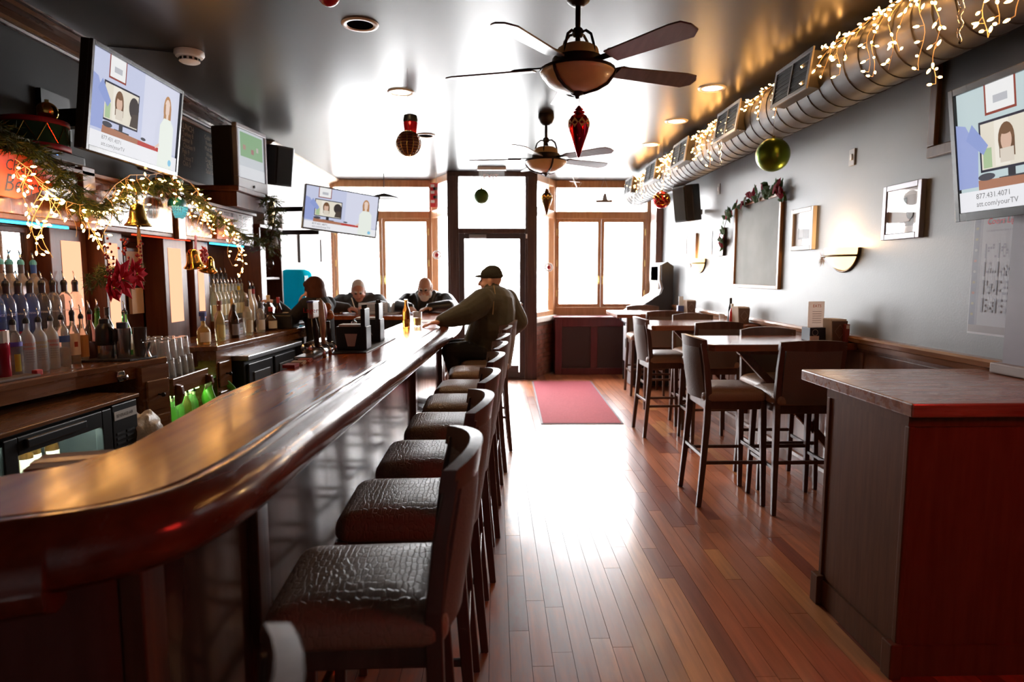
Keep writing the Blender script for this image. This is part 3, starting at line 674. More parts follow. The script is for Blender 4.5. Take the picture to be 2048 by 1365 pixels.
drawer_unit('drawer_cabinet', 'narrow brown drawer cabinet beside the black under-counter cooler', -1.95, 4.52, 4.74, .96, math.radians(-4))
# black back-bar cooler under counter B
cl = thing('keg_cooler', 'black under-counter cooler with steel ledge and recessed doors', 'cooler', (-1.86, 4.78, 0), math.radians(-4))
MB().box(-.65, 0, .0, 0, 1.02, .86).build('body', mat('cooler_black', (.02, .022, .026), .4), cl, bevel=.006)
MB().box(-.65, -.03, .862, .05, 1.05, .9).build('ledge', steel, cl, bevel=.006)
for k in range(2):
    y = .04+k*.48; d = MB().box(0, y, .1, .02, y+.43, .83).build('door', mat('cooler_door', (.03, .034, .042), .35), cl, bevel=.006)
    MB().box(.02, y+.07, .52, .03, y+.36, .76).build('recessed_handle', mat('handle_grey', (.1, .11, .13), .35), d, bevel=.01)
    MB().lathe([(.007, 0), (.007, .006)], 8, (.02, y+.40, .7), M=Matrix.Rotation(PI/2, 4, 'Y')).build('lock', brass, d)
# glass-door fridge under counter A
fr = thing('bottle_fridge', 'black two-door glass-fronted bottle fridge lit inside', 'fridge', (-2.06, 1.9, 0), math.radians(-4))
fb = mat('fridge_black', (.014, .015, .016), .38)
b = MB(); b.box(-.5, 0, 0, -.47, 1.56, .82); b.box(-.5, 0, 0, 0, 1.56, .06); b.box(-.5, 0, .8, 0, 1.56, .84); b.box(-.5, 0, .06, 0, .03, .8); b.box(-.5, 1.33, .06, 0, 1.36, .8); b.box(-.5, .66, .06, -.02, .69, .8)
b.build('cabinet', fb, fr)
MB().box(-.47, .03, .06, -.465, 1.33, .8).build('liner', mat('fridge_liner', (.7, .76, .72), .4), fr)
MB().box(-.5, -.02, .842, .035, 1.58, .862).build('top', backh, fr, bevel=.004)
for y in (.35, 1.02): MB().box(-.1, y-.25, .78, -.08, y+.25, .795).build('light_tube', emis('fridge_tube', (.75, 1, .86), 110), fr)
for ya, yb in ((.02, .665), (.685, 1.34)):
    f = MB(); f.box(0, ya, .07, .04, ya+.07, .83); f.box(0, yb-.07, .07, .04, yb, .83); f.box(0, ya+.07, .07, .04, yb-.07, .15); f.box(0, ya+.07, .75, .04, yb-.07, .83)
    d = f.build('door', fb, fr, bevel=.005)
    MB().box(.016, ya+.07, .15, .022, yb-.07, .75).build('pane', pane_glass('fridge_pane'), d)
    MB().box(.04, ya+.1, .775, .06, yb-.2, .815).build('handle', fb, d, bevel=.006)
gr = MB().box(-.1, 1.36, .05, .03, 1.56, .835).build('compressor_grille', fb, fr, bevel=.005)
for k in range(14):
    for j in range(2): MB().box(.03, 1.385+j*.08, .34+k*.026, .033, 1.45+j*.08, .352+k*.026).build('louver', mat('louver_dark', (.004, .004, .004), .6), gr)
MB().box(.03, 1.37, .755, .034, 1.55, .80).build('badge', mat('badge_silver', (.6, .6, .58), .4), gr)
text('lettering', 'BEVERAGE-AIR', .024, frame_M((.0345, 1.385, .768), (0, 1, 0), (0, 0, 1)), black, gr, sx=.85)
MB().box(-.462, .98, .50, -.46, 1.28, .535).build('handle_bracket', white, fr); 
wl = MB().box(-.462, 1.12, .34, -.460, 1.28, .44).build('warning_label', mat('label_white', (.8, .8, .75), .6), fr)
MB().box(-.4605, 1.12, .415, -.459, 1.28, .44).build('warning_band', mat('label_yellow', (.85, .7, .03), .6), wl)
text('lettering', 'CAUTION', .022, frame_M((-.4585, 1.14, .419), (0, 1, 0), (0, 0, 1)), black, wl)
# ------------------------------------------------------------------ bottles
GL = {}
def glass(col, rough=.03, ior=1.36):
    k = 'bottle_glass_%d_%d_%d_%d' % tuple(int(c*99) for c in (*col, rough))
    return mat(k, col, rough, trans=.78, ior=ior)
SH = {  # (radius factor, height factor) outlines
 'vodka': [(.9, 0), (1, .015), (1, .6), (.97, .66), (.8, .73), (.5, .79), (.36, .83), (.34, .97), (.38, .975), (.38, 1), (0, 1)],
 'dome': [(.94, 0), (1, .015), (1, .62), (.96, .69), (.84, .76), (.6, .82), (.36, .86), (.33, .97), (.37, .98), (.37, 1), (0, 1)],
 'wine': [(.95, 0), (1, .015), (1, .55), (.9, .62), (.66, .7), (.44, .77), (.36, .83), (.34, .97), (.38, .975), (.38, 1), (0, 1)],
 'beer': [(.95, 0), (1, .02), (1, .56), (.9, .63), (.6, .74), (.46, .82), (.42, .97), (.48, .975), (.48, 1), (0, 1)],
 'squat': [(.95, 0), (1, .02), (1, .45), (.92, .52), (.5, .62), (.3, .68), (.27, .96), (.33, .965), (.33, 1), (0, 1)],
 'juice': [(.92, 0), (1, .02), (1, .74), (.98, .76), (.8, .8), (.8, .98), (.76, 1), (0, 1)],
}
bmesh_cache = {}
def bottle(label, x, y, z, shape, r, h, gcol, rough=.03, cap='pour', capcol=(.015, .015, .017), lab=None, group=None, rz=None, neck=None, fill=None):
    """lab: list of (z0, z1, colour, half angle in degrees); the label faces the aisle"""
    t = thing('liquor_bottle', label, 'bottle', (x, y, z), 0, group)
    key = (shape, r, h, gcol, rough)
    m = glass(gcol, rough) if fill is None else mat('bottle_solid_%d_%d_%d' % tuple(int(c*99) for c in gcol), gcol, rough, coat=.3)
    if key in bmesh_cache: mesh_obj('glass_body', bmesh_cache[key], t)
    else:
        o = MB().lathe([(a*r, c*h) for a, c in SH[shape]], 18, cap=False).build('glass_body', m, t, smooth=60); bmesh_cache[key] = o.data
        b2 = bmesh.new(); b2.from_mesh(o.data); bmesh.ops.remove_doubles(b2, verts=b2.verts, dist=1e-5); bmesh.ops.holes_fill(b2, edges=b2.edges); bmesh.ops.recalc_face_normals(b2, faces=b2.faces); b2.to_mesh(o.data); b2.free()
    fa = math.radians(-35) if rz is None else rz
    for (z0, z1, c, ha) in (lab or []):
        L_ = MB(); n = 12; vs = []
        for k in range(n+1):
            a = fa-math.radians(ha)+2*math.radians(ha)*k/n
            for zz in (z0*h, z1*h): vs.append(((r+.0007)*math.cos(a), (r+.0007)*math.sin(a), zz))
        L_.add(vs, [(2*k, 2*k+2, 2*k+3, 2*k+1) for k in range(n)]).build('paper_label', mat('label_%d_%d_%d' % tuple(int(q*99) for q in c), c, .55), t)
    if neck:
        MB().lathe([(.36*r+.001, .84*h), (.36*r+.001, .985*h), (.2*r, .99*h)], 12, cap=False).build('neck_foil', mat('foil_%d_%d_%d' % tuple(int(q*99) for q in neck), neck, .4), t, smooth=40)
    rn = .36*r
    if cap == 'pour':
        p = MB().lathe([(rn+.003, h-.012), (rn+.003, h+.002), (rn*.8, h+.014), (.004, h+.016)], 10).build('pourer', mat('cap_%d_%d_%d' % tuple(int(q*99) for q in capcol), capcol, .4), t)
        MB().tube([(0, 0, h+.01), (0, 0, h+.03), (-.004, .003, h+.048), (-.012, .008, h+.066)], [.0048, .0045, .0038, .0026], 7).build('spout', chrome, p, smooth=True)
    elif cap == 'cap':
        MB().lathe([(rn+.002, h-.03), (rn+.003, h+.004), (rn, h+.008), (0, h+.008)], 10, cap=False).build('cap', mat('cap_%d_%d_%d' % tuple(int(q*99) for q in capcol), capcol, .4), t)
    elif cap == 'cork':
        MB().lathe([(rn, h-.002), (rn*1.5, h), (rn*1.5, h+.03), (0, h+.03)], 10, cap=False).build('stopper', mat('cap_%d_%d_%d' % tuple(int(q*99) for q in capcol), capcol, .5), t)
    return t
def yA(px, x=2.36): return x*1290/(990-px)
X1 = -2.345
def row1(px, label, shape, r, h, g, **k): return bottle(label, X1, yA(px, 2.345), 1.0003, shape, r, h, g, group='front row of bottles on the back counter', **k)
frost = (.86, .9, .92)
row1(-12, 'teal mixer pour bottle at the frame edge of the front row', 'juice', .036, .235, (.02, .3, .33), fill=1, cap=None)
row1(15, 'tall pour bottle of red mixer with a white collar', 'juice', .036, .235, (.3, .012, .03), fill=1, cap=None, lab=[(.74, .99, (.75, .73, .7), 180)])
row1(41, 'dark clear vodka bottle with a green pear picture', 'dome', .034, .265, (.55, .52, .5), lab=[(.56, .64, (.1, .08, .5), 60), (.1, .42, (.5, .52, .08), 22)], neck=(.45, .44, .43))
for px, c, nm, lab_ in ((67, (.75, .16, .05), 'MANDRIN', 'orange'), (91, (.72, .55, .06), 'CITRON', 'yellow'), (114, (.7, .03, .05), 'PEPPAR', 'red')):
    t = row1(px, 'frosted white vodka bottle with %s lettering' % lab_, 'vodka', .034, .265, frost, rough=.45)
    mm_ = mat('ink_'+lab_, c, .6); g_ = mat('ink_grey', (.2, .2, .22), .6)
    curved_text('lettering', 'ABSOLUT', .019, .0345, math.radians(-35), .143, mm_, t, sx=.78)
    curved_text('lettering', nm, .017, .0345, math.radians(-35), .122, mm_, t, sx=.78)
    for q in range(5): curved_text('lettering', 'vodka imported country', .007, .0345, math.radians(-35), .108-.012*q, g_, t, sx=.6)
row1(136, 'clear bottle with a blue label between the frosted vodkas and the whiskey', 'dome', .033, .265, (.9, .93, .95), lab=[(.5, .63, (.04, .1, .4), 75)])
row1(157, 'clear bottle with black neck and tall cream label with red mark', 'wine', .031, .285, (.93, .92, .9), lab=[(.18, .6, (.72, .62, .55), 80), (.34, .44, (.3, .03, .02), 16)], neck=(.02, .02, .02))
row1(174, 'slim bottle with an orange-brown label and a tall spout', 'wine', .03, .26, (.85, .82, .76), lab=[(.12, .6, (.5, .26, .09), 85)])
row1(191, 'dark bottle with a red neck at the end of the front row', 'wine', .032, .28, (.28, .2, .22), neck=(.3, .02, .03))
# middle row: big clear domed vodkas on the step, blue LED light put into most glass colours
for i, (px, g, lc) in enumerate(((-8, (.2, .34, .8), (.1, .15, .5)), (12, (.22, .36, .85), (.7, .7, .5)), (34, (.25, .36, .8), (.55, .55, .6)), (57, (.2, .28, .6), (.45, .04, .06)), (80, (.25, .36, .8), (.1, .2, .6)), (103, (.3, .3, .33), (.5, .48, .45)), (124, (.6, .66, .85), (.3, .35, .6)), (146, (.85, .82, .85), (.5, .45, .5)), (167, (.95, .9, .85), (.7, .5, .4)))):
    t = bottle('large domed vodka bottle on the lower step, %s from the frame edge' % (['partly cut off', 'first', 'second', 'third', 'fourth', 'fifth, black', 'sixth', 'seventh', 'eighth'][i]), -2.455, yA(px, 2.455), 1.1004, 'dome', .04, .35, g, lab=[(.14, .3, lc, 28)], neck=(.03, .02, .035), capcol=(.02, .015, .02), group='middle row of domed bottles')
    curved_text('lettering', 'PINNACLE', .016, .0405, math.radians(-40), .19, mat('ink_pale', (.5, .5, .55), .5), t, sx=.75)
# top row
for i, (px, g, nk) in enumerate(((8, (.8, .7, .7), (.1, .1, .12)), (27, (.8, .72, .72), (.15, .1, .1)), (45, (.82, .78, .76), (.08, .08, .1)), (66, (.8, .76, .78), (.1, .1, .12)), (90, (.85, .82, .85), (.03, .1, .4)), (113, (.75, .5, .45), (.45, .04, .03)), (129, (.75, .5, .35), (.5, .25, .05)))):
    bottle('frosted pink-grey bottle on the top step with a %s neck, %s along' % (('black', 'brown', 'dark', 'grey', 'blue', 'red', 'amber')[i], ordn[i]), -2.53, yA(px, 2.53), 1.2004, 'vodka', .038, .36, g, rough=.25, neck=nk, capcol=(.1, .4, .45) if i < 5 else (.3, .1, .05), group='top row of bottles')
# tray with jugs and shakers
tr = thing('bar_tray', 'black rubber bar tray under the jugs beside the bottles', 'tray'); MB().prism([(-2.38, 3.66), (-2.09, 3.72), (-2.03, 3.9), (-2.33, 3.95)], 1.0003, 1.014).build('mat', mat('rubber_mat'), tr, bevel=.003)
j = thing('thermos_jug', 'black and steel thermos jug on the bar tray', 'jug', (-2.26, 3.78, 1.0145))
MB().lathe([(.045, 0), (.047, .004), (.047, .075)], 20).build('steel_base', chrome, j, smooth=40); MB().lathe([(.048, .075), (.05, .09), (.046, .17), (.036, .19), (.027, .2), (.027, .225), (.02, .23)], 20).build('shell', black, j, smooth=40); MB().tube([(.04, -.02, .18), (.07, -.03, .16), (.068, -.03, .1), (.045, -.02, .085)], .007, 8).build('handle', black, j, smooth=True)
j = thing('cocktail_shaker', 'shiny steel cocktail shaker with a blue cap on the bar tray', 'shaker', (-2.17, 3.80, 1.0145))
MB().lathe([(.035, 0), (.036, .003), (.043, .17), (.04, .172)], 20).build('cup', chrome, j, smooth=40); MB().lathe([(.03, .172), (.03, .2), (.028, .205)], 16).build('cap', mat('navy_cap', (.02, .03, .06), .4), j); MB().lathe([(.004, .2), (.004, .26), (.008, .268), (0, .27)], 8, (.01, .01, 0), cap=False).build('spout', chrome, j)
j = thing('mixing_glass', 'dark tinted mixing glass beside the steel shaker', 'glass', (-2.11, 3.87, 1.0145))
MB().lathe([(.029, 0), (.03, .004), (.038, .17), (.036, .17), (.028, .012), (0, .01)], 18, cap=False).build('glass_body', mat('smoked_glass', (.06, .05, .05), .08, coat=.5), j, smooth=40)
j = thing('jigger', 'small steel jigger at the front of the bar tray', 'jigger', (-2.05, 3.83, 1.0145)); MB().lathe([(.022, 0), (.008, .04), (.024, .085), (.022, .085), (.006, .04), (.02, .002)], 14, cap=False).build('cups', chrome, j, smooth=40)
bottle('green bottle with a cream label behind the bar tray', -2.24, 4.0-.045, 1.0003, 'beer', .034, .27, (.15, .6, .15), lab=[(.15, .5, (.7, .6, .42), 85)])
bottle('dark champagne bottle with a black neck behind the shakers', -2.33, 3.93, 1.0003, 'wine', .036, .3, (.12, .1, .09), neck=(.03, .03, .03), cap=None)
bottle('small green bottle half hidden behind the champagne', -2.42, 3.985, 1.0003, 'beer', .03, .29, (.12, .5, .1))
# glasses drying upside down on the sink
gm_ = mat('tumbler_glass', (.98, .99, .99), .02, trans=.82, ior=1.42)
gme = None; rowsn = ['front', 'second', 'third', 'fourth', 'rear']
for tier in range(2):
    for i in range(5):
        for k in range(5 if tier == 0 else 4):
            x = -2.06-.082*i; y = 4.01+.084*k+(.03 if tier else 0)
            if y > 4.43: continue
            g = thing('tumbler', 'upside-down tumbler in the %s layer, %s row, %s from the vodka counter' % (('bottom', 'top')[tier], rowsn[i], ordn[k]), 'glass', (x, y, .8505+tier*.121), group='drinking glasses drying on the sink')
            if gme is None:
                o = MB().lathe([(.038, 0), (.03, .115), (.028, .12), (0, .12), (0, .106), (.026, .106), (.0355, 0)], 14, cap=False).build('glass_body', gm_, g, smooth=40); gme = o.data
            else: mesh_obj('glass_body', gme, g)
# green-lit speed rail bottles in the sink well
for i in range(9):
    x = -2.08-.0*i+(.05 if i % 2 else 0); y = 3.99+.05*i
    bottle('speed rail bottle glowing green in the sink well, %s along' % (ordn+['last'])[i], x, y, .5203, ('vodka', 'wine')[i % 2], .026, .2+.015*((i*3) % 4)/3, (.6, .95, .55) if i != 5 else (.6, .45, .2), neck=((.7, .75, .6), (.5, .1, .05))[i == 6], group='speed rail bottles in the sink well')
# bay 2: two rows of clear bottles plus mixed liqueurs in front
for i in range(9):
    bottle('clear long-neck rum bottle on the far step, %s along' % (ordn+['last'])[i], -2.37, 5.52+.075*i, 1.1004, 'vodka', .033, .3, (.9, .97, .9), lab=[(.14, .46, (.75, .82, .7), 60)], neck=((.4, .5, .55) if i != 7 else (.75, .6, .05)), capcol=(.3, .35, .36), group='clear rum bottles on the far step')
for i, (y, nk) in enumerate(((6.10, (.8, .78, .72)), (6.18, (.5, .05, .05)))):
    bottle(('tall white coconut liqueur bottle at the end of the far step', 'white bottle with a red neck by the end pilaster')[i], -2.28, y-.02, 1.0004, 'wine', .035, .37, (.78, .74, .66), fill=1, rough=.4, neck=nk, group='white liqueur bottles')
for i in range(6):
    bottle('tall dark-necked bottle against the far mirror, %s along' % ordn[i], -2.47, 5.56+.09*i, 1.1004, 'wine', .034, .39, (.6, .65, .62), neck=((.05, .1, .3) if i == 1 else (.05, .05, .05)), group='bottles against the far mirror')
mixed = [(4.62, 'squat', .046, .2, (.75, .55, .25), (.8, .75, .6), (.1, .15, .5), 'round decanter bottle with a blue stopper'), (4.74, 'squat', .042, .2, (.55, .35, .12), (.75, .7, .55), (.05, .06, .2), 'amber bottle with a dark blue stopper'),
 (4.86, 'wine', .033, .27, (.85, .8, .45), (.7, .65, .3), (.25, .08, .05), 'pale gold tequila bottle with a brown stopper'), (4.97, 'vodka', .036, .26, (.9, .9, .8), (.7, .55, .12), (.1, .07, .05), 'clear bottle with a yellow label'),
 (5.08, 'wine', .036, .25, (.08, .05, .03), (.25, .25, .3), (.03, .03, .03), 'black coffee liqueur bottle'), (5.19, 'wine', .035, .29, (.3, .14, .04), (.65, .5, .2), (.6, .45, .12), 'brown bottle with a gold neck and label'),
 (5.32, 'vodka', .033, .28, (.85, .9, .85), (.65, .62, .5), (.1, .12, .12), 'clear bottle with a tall pale label'), (5.43, 'wine', .034, .28, (.85, .8, .6), (.6, .5, .3), (.1, .1, .1), 'pale bottle with a tan label'),
 (5.55, 'vodka', .034, .25, (.85, .86, .88), (.7, .68, .66), (.05, .05, .05), 'clear bottle with an arched white label'), (5.66, 'squat', .045, .18, (.06, .035, .02), (.3, .4, .2), (.05, .05, .05), 'squat dark liqueur bottle'),
 (5.76, 'squat', .05, .2, (.1, .04, .02), (.7, .66, .55), (.4, .04, .04), 'round dark bottle with red neck and cream label'), (5.86, 'wine', .038, .3, (.06, .03, .03), (.7, .6, .45), (.7, .62, .4), 'wine bottle with a cream foil neck'), (5.93, 'wine', .036, .28, (.1, .03, .03), (.5, .35, .2), (.4, .04, .05), 'wine bottle with a red foil neck')]
for i, (y, shp, r, h, g, lc, nk, lb) in enumerate(mixed):
    xe = -1.93+.074*(y-4.5)
    bottle(lb+' on the far back counter', xe-(.16 if i % 2 else .10)-.05, y, 1.0004, shp, r, h, g, lab=[(.1, .44, lc, 60)], neck=nk, cap='cork' if i in (0, 1, 2) else 'pour' if i < 9 else 'cap', capcol=nk, group='mixed liqueurs on the far back counter')
# beer bottles in the fridge
bf = 0
for y, x in ((3.02, -2.21), (3.1, -2.23), (3.17, -2.19), (2.93, -2.24), (2.62, -2.2), (2.5, -2.2)):
    o = bottle('brown beer bottle in the lit fridge, %s from the grille' % ordn[[2, 1, 0, 3, 4, 5][bf]], x, y, .5303, 'beer', .031, .235, (.16, .07, .02), lab=[(.15, .45, (.55, .5, .38), 70)], cap='cap', capcol=(.6, .6, .55), group='beer bottles in the fridge'); bf += 1
MB().box(-.46, .04, .515, -.06, 1.32, .53).build('shelf', steel, fr)
# things about the back bar
tb = thing('trash_bag', 'crumpled white plastic bag in a bin under the back counter', 'bag', (-1.97, 3.55, 0))
MB().lathe([(.11, 0), (.13, .5), (.125, .5), (.1, .02)], 16, cap=False).build('bin', mat('bin_grey', (.12, .12, .12), .6), tb)
bg_ = MB(); vs = []
rg = random.Random(5)
bagm = mat('white_bag', (.72, .68, .63), .35, bump=.9, bscale=22)
bg_.sphere((0, 0, .6), (.12, .13, .13), 44, 28); from mathutils import noise as _n
bg_.v = [tuple(Vector((0, 0, .6))+(Vector(p)-Vector((0, 0, .6)))*(1+.35*abs(_n.noise(Vector(p)*13))+.16*abs(_n.noise(Vector(p)*31))-.1)) for p in bg_.v]
bg_.build('bag', bagm, tb, smooth=True)
np_ = thing('pinned_note', 'cream paper notes clipped inside the back bar', 'note'); MB().box(-2.552, 4.57, 1.22, -2.53, 4.72, 1.4).build('sheet', mat('cream_paper', (.62, .45, .3), .7), np_)
np2 = thing('framed_certificate', 'small framed certificate hung above the notes inside the back bar', 'picture frame'); fq = MB(); fq.box(-2.552, 4.5, 1.42, -2.53, 4.73, 1.68); fq.build('frame', backw, np2, bevel=.004); MB().box(-2.53, 4.525, 1.445, -2.527, 4.705, 1.655).build('sheet', mat('cream_paper'), np2)
kn = thing('cutting_board', 'worn grey cutting board with a red clip on the counter edge', 'board', (-2.285, 3.08, 1.0003), math.radians(-10)); MB().box(-.06, -.12, 0, .035, .12, .012).build('board', mat('worn_board', (.16, .12, .1), .6), kn, bevel=.003); MB().box(-.01, .11, .002, .02, .15, .03).build('clip', red_cloth, kn, bevel=.006)
# till and printer
ps = thing('pos_terminal', 'dark touch-screen till terminal tilted on its stand', 'till', (-2.07, 6.2, 1.0), math.radians(0))
bx('stand', black, -.1, -.1, .001, .06, .1, .025, ps); MB().bar((-.04, 0, .02), (-.03, 0, .14), .05, .03).build('neck', black, ps)
sM = frame_M((.05, -.14, .06), (0, 1, 0), (-.55, 0, .8))
MB().box(0, 0, -.03, .28, .21, 0).xf(sM).build('housing', black, ps, bevel=.006); MB().box(.02, .02, 0, .26, .19, .002).xf(sM).build('screen', mat('till_screen', (.05, .06, .08), .1, emit=(.3, .35, .45), estr=.25), ps)
pr = thing('receipt_printer', 'squat black receipt printer on the end of the back counter', 'printer', (-2.0, 5.83+.24, 1.0))
pr.location = (-1.95, 5.99, 1.0003); bx('body', black, -.1, -.12, .0, .11, .12, .13, pr, .012); bx('lid', blackmatte, -.09, -.1, .13, .06, .1, .142, pr); bx('receipt', paper, .0, -.04, .1425, .06, .04, .15, pr, 0)
wc = thing('water_cooler', 'teal plastic ice dispenser with steel front beside the white wall', 'dispenser', (-2.27, 7.45, 1.0))
tealm = thin_paper('teal_plastic', (.01, .5, .62))
loops(MB(), [[(x, y, z) for x, y in rrect(.14-i, .2-i, .06)] for i, z in ((.0, .0), (0, .5), (.02, .53), (.06, .55))]).build('body', tealm, wc, smooth=40)
bx('front_plate', chrome, .14, .02, .12, .155, .17, .42, wc); bx('stand', black, -.12, -.17, -1.0, .12, .17, -.001, wc)
for k in range(3): bx('rib', mat('teal_dark', (.005, .12, .16), .3), .139, -.15+k*.05, .05, .146, -.135+k*.05, .48, wc)
# ------------------------------------------------------------------ televisions
scr_m = attr_mat('tv_picture', .6, emit=.5, spec=.05)
pen = mat('tv_print_grey', (.08, .08, .09), .5)
def tv_layers(warm=0):
    wall = (.62, .66, .86) if not warm else (.60, .72, .74); Wt = (.93, .93, .97)
    L_ = [(wall, R_(0, 0, 1, 1)), ((.75, .77, .92) if not warm else (.66, .76, .78), R_(.55, .2, 1, 1)),
      ((.3, .06, .04), R_(.17, .76, .345, 1)), ((.95, .95, .95), R_(.18, .78, .335, 1)), ((.55, .56, .6), R_(.22, .84, .30, .9)),
      ((.03, .03, .05), R_(.13, .31, .5, .72)), ((.86, .8, .68), R_(.14, .33, .49, .70)), ((.45, .6, .35), R_(.15, .34, .2, .5)), ((.95, .9, .8), R_(.22, .34, .3, .7)),
      ((.2, .1, .05), E_(.285, .54, .045, .13)), ((.16, .08, .04), R_(.245, .4, .33, .54)), ((.75, .5, .38), E_(.285, .53, .03, .085)), ((.2, .1, .05), E_(.285, .61, .034, .035)), ((.78, .7, .6), R_(.25, .36, .325, .47)),
      ((.05, .04, .04), E_(.44, .55, .055, .12)), ((.08, .06, .05), [(.4, .34), (.49, .34), (.49, .5), (.42, .48)]), ((.03, .03, .04), R_(.29, .25, .33, .31)), ((.05, .05, .06), R_(.24, .235, .4, .25)),
      ((.45, .2, .12), [(.12, .16), (.66, .16), (.66, .22), (.12, .25)]), ((.55, .06, .05), [(.5, .16), (.76, .16), (.76, .22), (.5, .22)]), ((.07, .07, .09), E_(.17, .27, .05, .03)), ((.08, .08, .1), E_(.56, .255, .03, .018)),
      ((.35, .42, .75), [(.0, .2), (.12, .2), (.13, .5), (.06, .72), (.0, .75)]), ((.3, .38, .72), [(.06, .6), (.16, .45), (.19, .52), (.1, .72)]),
      (Wt, R_(0, 0, 1, .17)),
      ((.55, .28, .12), E_(.83, .72, .05, .16)), ((.9, .7, .6), E_(.83, .74, .034, .1)), ((.5, .26, .12), [(.785, .55), (.81, .58), (.805, .78), (.785, .75)]), ((.52, .26, .12), [(.85, .58), (.88, .55), (.878, .75), (.856, .78)]), ((.9, .72, .62), R_(.815, .56, .845, .66)),
      ((.9, .95, .88) if not warm else (.92, .95, .9), [(.74, .0), (.93, .0), (.92, .52), (.88, .6), (.79, .6), (.745, .5)]), ((.85, .65, .55), [(.70, .2), (.75, .24), (.745, .28), (.70, .23)]),
      ((.25, .6, .85), E_(.9, .08, .022, .04))]
    return L_
def flat_tv(name, label, TL, TR, BL, warm=0, depth=.05, bez=.022, bright=None, bracket=None):
    TL, TR, BL = Vector(TL), Vector(TR), Vector(BL); x = (TR-TL).normalized(); W = (TR-TL).length; y = (TL-BL); y = (y-x*y.dot(x)).normalized(); H = W*.575
    t = thing(name, label, 'television'); O = TL-y*H; M = frame_M(O, x, y)
    MB().box(0, 0, -depth, W, H, -.002).xf(M).build('housing', black, t, bevel=.006)
    f = MB(); f.box(0, 0, -.002, bez, H, .015); f.box(W-bez, 0, -.002, W, H, .015); f.box(bez, 0, -.002, W-bez, bez*1.3, .015); f.box(bez, H-bez, -.002, W-bez, H, .015)
    f.xf(M).build('bezel', mat('tv_bezel', (.02, .02, .022), .25), t, bevel=.002)
    sw, sh = W-2*bez, H-bez*2.3; so = M @ Vector((bez, bez*1.3, -.0015))
    print_layers('screen', so, x, y, sw, sh, tv_layers(warm), scr_m, t, gap=.0004)
    tM = frame_M(M @ Vector((bez+sw*.11, bez*1.3+sh*.1, .0135)), x, y); text('lettering', '877.431.4071', sh*.062, tM, pen, t, sx=1.1)
    tM = frame_M(M @ Vector((bez+sw*.11, bez*1.3+sh*.035, .0135)), x, y); text('lettering', 'att.com/yourTV', sh*.062, tM, pen, t, sx=1.1)
    if bracket: bracket(t)
    return t
def brk1(t): MB().bar((-2.58, 3.97, 2.4), (-2.15, 3.97, 2.42), .08, .1).box(-2.6, 3.85, 2.3, -2.57, 4.1, 2.55).build('wall_mount', black, t)
flat_tv('wall_tv', 'large flat television hung above the back bar, showing a woman beside a screen', (-2.062, 3.49, 2.70), (-2.062, 4.46, 2.70), (-2.14, 3.49, 2.115), bracket=brk1)
def brk2(t):
    MB().box(-2.46, 7.2, 1.85, -2.42, 7.28, 2.28).build('wall_plate', brass, t); 
    for z in (1.95, 2.2): MB().bar((-2.43, 7.24, z), (-1.9, 7.12, z), .03, .05).build('arm', black, t)
flat_tv('swivel_tv', 'flat television on a swivel wall arm before the window', (-1.955, 6.85, 2.43), (-1.265, 7.25, 2.345), (-1.995, 6.85, 1.89), bracket=brk2, bez=.012)
def brk3(t): MB().bar((2.36, 2.5, 2.05), (2.2, 2.5, 2.05), .1, .12).build('wall_mount', black, t)
flat_tv('wall_tv', 'flat television on the grey wall showing a woman reading a letter', (2.10, 3.02, 2.335), (2.10, 1.98, 2.335), (2.18, 3.02, 1.745), warm=1, bracket=brk3, bez=.03)
# older tube television on top of the back bar column
tv = thing('tube_tv', 'old silver tube television on top of the back bar column showing green sports field', 'television', (-2.235, 6.05, 2.2455), math.radians(-7.4))
tsm = mat('tv_silver', (.32, .32, .35), .35)
MB().box(-.2, -.26, .0, .0, .26, .54).build('housing', mat('tv_dark_shell', (.02, .018, .018), .5), tv, bevel=.02)
f = MB(); f.box(0, -.27, 0, .045, .27, .1); f.box(0, -.27, .52, .045, .27, .56); f.box(0, -.27, .1, .045, -.235, .52); f.box(0, .235, .1, .045, .27, .52); f.build('bezel', tsm, tv, bevel=.008)
print_layers('screen', (.03, -.235, .1), (0, 1, 0), (0, 0, 1), .47, .42, [((.7, .74, .78), R_(0, 0, 1, 1)), ((.3, .5, .28), R_(.1, .45, .95, .95)), ((.5, .3, .25), R_(.2, .6, .3, .7)), ((.45, .2, .2), R_(.5, .55, .6, .65)), ((.6, .55, .5), R_(.7, .62, .78, .72)), ((.85, .86, .9), R_(0, 0, 1, .25))], attr_mat('tv_picture_dim', .5, emit=.42, spec=.05), tv, gap=.0004)
MB().lathe([(.012, 0), (.012, .01), (0, .012)], 10, (.045, .0, .04), M=Matrix.Rotation(PI/2, 4, 'Y'), cap=False).build('button', black, tv)
